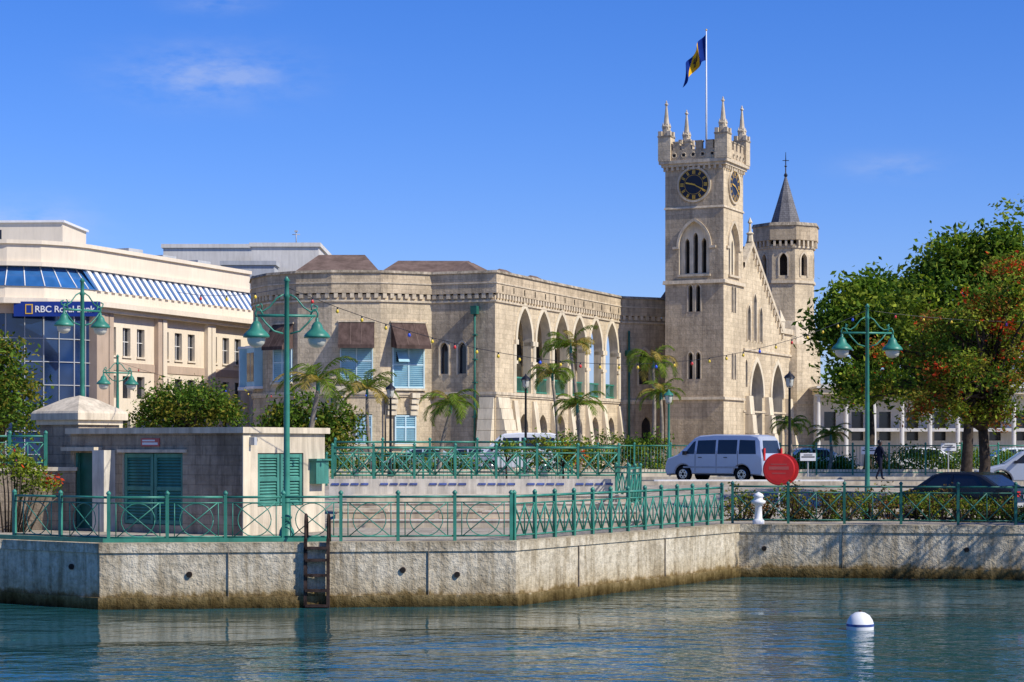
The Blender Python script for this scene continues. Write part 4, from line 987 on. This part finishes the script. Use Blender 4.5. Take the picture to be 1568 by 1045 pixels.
def person(x,y,zg,rz):
    g=grp('pedestrian',(x,y,zg),rz)
    J={'pel':(0,0,.92),'wa':(0,0,1.08),'ch':(0,.01,1.32),'nk':(0,0,1.47),'hb':(0,-.01,1.53),
       'hl':(.09,0,.88),'kl':(.10,-.16,.50),'al':(.10,-.20,.09),'tl':(.10,-.33,.05),
       'hr':(-.09,0,.88),'kr':(-.10,.06,.48),'ar':(-.10,.26,.12),'tr':(-.10,.18,.03),
       'sl':(.17,0,1.40),'el':(.23,.10,1.12),'wl':(.23,.02,.90),
       'sr':(-.17,0,1.40),'er':(-.23,-.06,1.13),'wr':(-.22,-.22,.96)}
    def skin(name,edges,rad,m):
        ks=[]; 
        for a,b in edges:
            for k in (a,b):
                if k not in ks: ks.append(k)
        me=bpy.data.meshes.new(name); me.from_pydata([J[k] for k in ks],[(ks.index(a),ks.index(b)) for a,b in edges],[])
        o=bpy.data.objects.new(name,me); SC.collection.objects.link(o); o.parent=g
        md=o.modifiers.new('s','SKIN'); sv=me.skin_vertices[0].data
        for i,k in enumerate(ks): sv[i].radius=(rad[k],rad[k]*.85)
        sv[0].use_root=True; md.use_smooth_shade=True; s=o.modifiers.new('u','SUBSURF'); s.levels=1; s.render_levels=1; me.materials.append(m)
    R={'pel':.15,'wa':.14,'ch':.17,'nk':.07,'hb':.06,'hl':.10,'kl':.065,'al':.045,'tl':.035,'hr':.10,'kr':.065,'ar':.045,'tr':.035,'sl':.07,'el':.048,'wl':.033,'sr':.07,'er':.048,'wr':.033}
    skin('body',[('pel','wa'),('wa','ch'),('ch','nk'),('nk','hb'),('pel','hl'),('hl','kl'),('kl','al'),('al','tl'),('pel','hr'),('hr','kr'),('kr','ar'),('ar','tr'),('ch','sl'),('sl','el'),('el','wl'),('ch','sr'),('sr','er'),('er','wr')],R,CLOTH)
    mb=MB(); mb.lathe((0,-.02,1.50),[(.05,0),(.075,.05),(.095,.12),(.095,.17),(.07,.23),(0,.26)],SKIN,12); mb.lathe((0,.0,1.60),[(.098,0),(.104,.07),(.08,.14),(0,.175)],BLACK,12)
    mb.add([(-.015,-.11,1.60),(.015,-.11,1.60),(0,-.135,1.605),(0,-.11,1.64)],[[0,1,2],[0,2,3],[1,2,3]],SKIN)
    for s in (-1,1): mb.box((s*.035,-.108,1.645),(.02,.01,.012),BLACK); mb.box((s*.10,-.01,1.63),(.02,.04,.06),SKIN)
    mb.box((0,-.105,1.565),(.045,.01,.01),REDD); mb.build('head',g,True)
    for nm in ('wl','wr'):
        q=J[nm]; h=MB(); h.tube([(q[0],q[1],q[2]+.01),(q[0],q[1]-.01,q[2]-.08)],[.03,.038],SKIN,8)
        for k in range(4): h.tube([(q[0],q[1]-.04+.02*k,q[2]-.07),(q[0],q[1]-.045+.02*k,q[2]-.12),(q[0]*.93,q[1]-.04+.02*k,q[2]-.155+abs(k-1.5)*.01)],[.011,.01,.007],SKIN,5)
        h.tube([(q[0],q[1]-.03,q[2]-.03),(q[0]*.95,q[1]-.06,q[2]-.07),(q[0]*.93,q[1]-.065,q[2]-.10)],[.013,.011,.008],SKIN,5); h.build('hand',g,True)
person(gx(1347,87),87,2.26,math.radians(115))

# ---------------------------------------------------------------- vegetation
def el(b,e,Y,rb,re,ry=None):
    s=Y/F; return ((gx(b,Y),Y,gz(e,Y)),(rb*s,(ry or rb*s),re*s))
tree('mahogany_tree',(gx(1330,100),100,2.25),.25,6.5,[el(1318,490,100,55,62),el(1282,510,99,38,35),el(1375,530,100,60,65),el(1345,465,102,42,38),el(1330,590,99,55,28)],140,120,.5,.32,[LF_D,LF_M,LF_L],[3,4,1.5],18)
tree('mahogany_tree',(gx(1480,92),92,2.25),.25,7.0,[el(1455,430,92,70,65),el(1530,415,92,65,62),el(1410,470,90,50,50),el(1540,500,91,75,60),el(1470,520,93,60,50),el(1600,450,92,70,80),el(1440,590,91,70,35)],210,130,.5,.30,[LF_D,LF_M,LF_L],[2,4,3],22)
tree('flamboyant_tree',(gx(1505,65.5),65.5,1.9),.2,gz(650,65.5),[el(1470,500,65,75,38),el(1545,470,64,60,48),el(1400,545,65,62,34),el(1490,575,64,85,46),el(1350,590,65,42,26),el(1300,612,65,30,14),el(1570,560,65,60,80),el(1420,628,64,60,28),el(1550,410,66,40,30),el(1520,640,65,55,32)],220,95,.24,.14,[LF_M,LF_L,LF_Y,LF_R,LF_O,LF_D],[2.4,4,3.8,.75,1.3,.8],48,inner=.05)
tree('sea_almond_tree',(17.6,56.6,1.5),.2,4.6,[((16.4,53.2,8.2),(2.4,1.3,1.0)),((19.0,52.2,7.2),(2.6,1.6,1.2)),((22.5,51.5,6.6),(2.6,1.6,1.3)),((14.0,52.6,9.9),(1.6,.7,.35)),((25,51,7),(2.5,1.6,1.2)),((17.5,53.0,5.6),(1.8,1.0,.6)),((14.3,52.4,8.9),(.8,.6,.25))],66,46,.22,.17,[LF_L,LF_M,LF_Y],[4,2,1.5],20,inner=.1)
cl=[]
for i in range(260): 
    x=rng.uniform(-60,75); cl.append((x,rng.uniform(172,186),rng.uniform(2.5,7.5)))
g=grp('distant_trees',(20,178,2)); leaves('foliage',g,cl,50,1.2,.6,[LF_D,LF_M],[2,1])
tree('almond_tree',(gx(0,74),74,2.25),.18,4.0,[el(10,595,72,45,42),el(-20,560,72,50,50),el(30,640,72,35,30)],60,90,.35,.2,[LF_M,LF_Y,LF_D],[2,2,2],10)
tree('ficus_tree',(gx(290,78),78,2.25),.16,3.4,[el(290,625,78,60,38),el(245,643,78,38,28),el(335,638,78,33,28)],80,120,.3,.16,[LF_D,LF_M,LF_Y],[2,3,2],12)
shrub('bougainvillea',[((gx(15,51.5),51.5,3.25),(.8,.5,.45)),((gx(50,51.5),51.7,2.8),(.5,.4,.4))],30,60,.14,.11,[LF_L,LF_M,LF_R],[4,2,.5],base=(gx(15,51.5),51.5,1.5))
shrub('plumbago_hedge',[((gx(455,84),84,gz(640,84)),(1.6,1,1.0)),((gx(510,84),84,gz(655,84)),(1.2,1,.8))],60,80,.3,.2,[LF_M,LF_D,LF_Y],[2,2,1])
for b,e,Y,fl,t in ((487,580,80,2.1,.11),(562,592,95,1.9,.09),(690,614,95,1.9,.09),(874,526,104,1.9,.10),(846,568,100,1.6,.09),(884,616,92,1.6,.09),(1000,550,112,2.1,.10),(1012,598,108,1.7,.10),(1210,646,92,1.2,.07),(1272,662,96,1.3,.08)):
    palm((gx(b,Y)+rng.normal()*.3,Y,2.2),(gx(b,Y),Y,gz(e,Y)-.5),fl,nf=13,tr=t,droop=rng.uniform(.95,1.4))
def hedge(b0,b1,Y,ztop,n,name='hedge',mats=(LF_M,LF_L,LF_D),w_=(3,2,2),leaf=.16,k=80):
    xs_=np.linspace(gx(b0,Y),gx(b1,Y),n); es=[((x,Y+rng.normal()*.3,2.2+(ztop-2.2)*.5),((xs_[1]-xs_[0])*.8,.7,(ztop-2.2)*.5*rng.uniform(.8,1.1))) for x in xs_]
    shrub(name,es,n*9,k,.25,leaf,list(mats),list(w_),base=(xs_[0],Y,2.2))
hedge(862,1012,96.5,4.4,8); hedge(505,720,98,3.4,9,k=60); hedge(1225,1300,97,3.2,5); hedge(1360,1600,96,3.6,10)
hedge(385,505,90,4.6,5)
tree('young_tree',(gx(862,65),65,2.2),.04,3.1,[el(850,690,65,36,24),el(820,700,65,20,10),el(885,700,65,25,20)],40,32,.16,.13,[LF_L,LF_M,LF_Y,LF_R],[3,2,2,.2],12)
tree('young_tree',(gx(775,66),66,2.2),.035,3.2,[el(780,690,66,22,12)],14,26,.14,.12,[LF_L,LF_M],[3,2],6)
for i in range(10):
    b=1128+i*34+rng.uniform(-8,8); Y=58.7+rng.uniform(-.2,1.2); x=gx(b,Y)
    if abs(b-1193)<14: b+=20; x=gx(b,Y)
    shrub('ixora_shrub',[((x,Y,1.5+.45),(.55,.5,.5+rng.uniform(-.1,.15)))],16,42,.13,.10,[LF_Y,LF_M,LF_B,LF_O,LF_L],[3,2,3,.5,1.2],base=(x,Y,1.5))
for i in range(6):
    b=1470+i*30; Y=58.2+rng.uniform(-.3,.8); x=gx(b,Y); shrub('ixora_shrub',[((x,Y,1.85),(.5,.5,.35))],12,40,.13,.10,[LF_Y,LF_M,LF_B],[3,2,2],base=(x,Y,1.5))

# ---------------------------------------------------------------- light, sky, camera
EL_=math.radians(42); sd=Vector((.86,-.51,0)).normalized(); sun_dir=Vector((sd.x*math.cos(EL_),sd.y*math.cos(EL_),math.sin(EL_)))
sl=bpy.data.lights.new('sun','SUN'); sl.energy=5.0; sl.angle=math.radians(.5); sl.color=(1,.95,.86)
so=bpy.data.objects.new('sun',sl); SC.collection.objects.link(so); so.rotation_euler=sun_dir.to_track_quat('Z','Y').to_euler(); so.location=(60,-20,60)
W_=bpy.data.worlds.new('World'); SC.world=W_; W_.use_nodes=True; t=W_.node_tree; t.nodes.clear()
sky=N(t,'ShaderNodeTexSky',sky_type='NISHITA'); sky.sun_disc=False; sky.sun_elevation=EL_; sky.sun_rotation=math.atan2(sd.x,sd.y)
sky.air_density=1.0; sky.dust_density=.2; sky.ozone_density=4.0; sky.altitude=0
tc=N(t,'ShaderNodeTexCoord'); sx=N(t,'ShaderNodeSeparateXYZ'); t.links.new(tc.outputs['Generated'],sx.inputs[0])
yy=mathn(t,'MAXIMUM',sx.outputs[1],.05); U=mathn(t,'DIVIDE',sx.outputs[0],yy); Vv=mathn(t,'DIVIDE',sx.outputs[2],yy)
nz=noise(t,mapping(t,tc.outputs['Generated'],(14,14,40)),2.6,4,.62)
tot=None
for b,e,a,c,s in ((320,115,.040,.013,.42),(40,342,.03,.010,.40),(1370,255,.022,.006,.26),(330,5,.02,.005,.25)):
    du=mathn(t,'DIVIDE',mathn(t,'SUBTRACT',U,(b-784)/F),a); dv=mathn(t,'DIVIDE',mathn(t,'SUBTRACT',Vv,(HY-e)/F),c)
    r2=mathn(t,'ADD',mathn(t,'MULTIPLY',du,du),mathn(t,'MULTIPLY',dv,dv)); ex=mathn(t,'MULTIPLY',mathn(t,'POWER',2.718,mathn(t,'MULTIPLY',r2,-1)),s)
    tot=ex if tot is None else mathn(t,'ADD',tot,ex)
cf=mathn(t,'MULTIPLY',tot,mathn(t,'MAXIMUM',mathn(t,'MULTIPLY',mathn(t,'SUBTRACT',nz,.32),3.0),0)); cf=mathn(t,'MINIMUM',cf,.32)
hs=N(t,'ShaderNodeHueSaturation'); hs.inputs['Saturation'].default_value=1.3; t.links.new(sky.outputs[0],hs.inputs['Color'])
tint=mixc(t,1,hs.outputs[0],(.70,.76,1.22),'MULTIPLY')
col=mixc(t,cf,tint,(5.0,5.4,6.5))
bg=N(t,'ShaderNodeBackground'); bg.inputs[1].default_value=.125; t.links.new(col,bg.inputs[0]); wo=N(t,'ShaderNodeOutputWorld'); t.links.new(bg.outputs[0],wo.inputs[0])
cam=bpy.data.cameras.new('camera'); co=bpy.data.objects.new('camera',cam); SC.collection.objects.link(co); SC.camera=co
co.location=(0,0,CH); co.rotation_euler=(math.pi/2,0,0); cam.sensor_width=36; cam.lens=F/1568*36; cam.shift_y=(HY-522.5)/1568; cam.clip_end=9000
SC.view_settings.view_transform='Standard'; SC.view_settings.look='None'; SC.view_settings.exposure=0
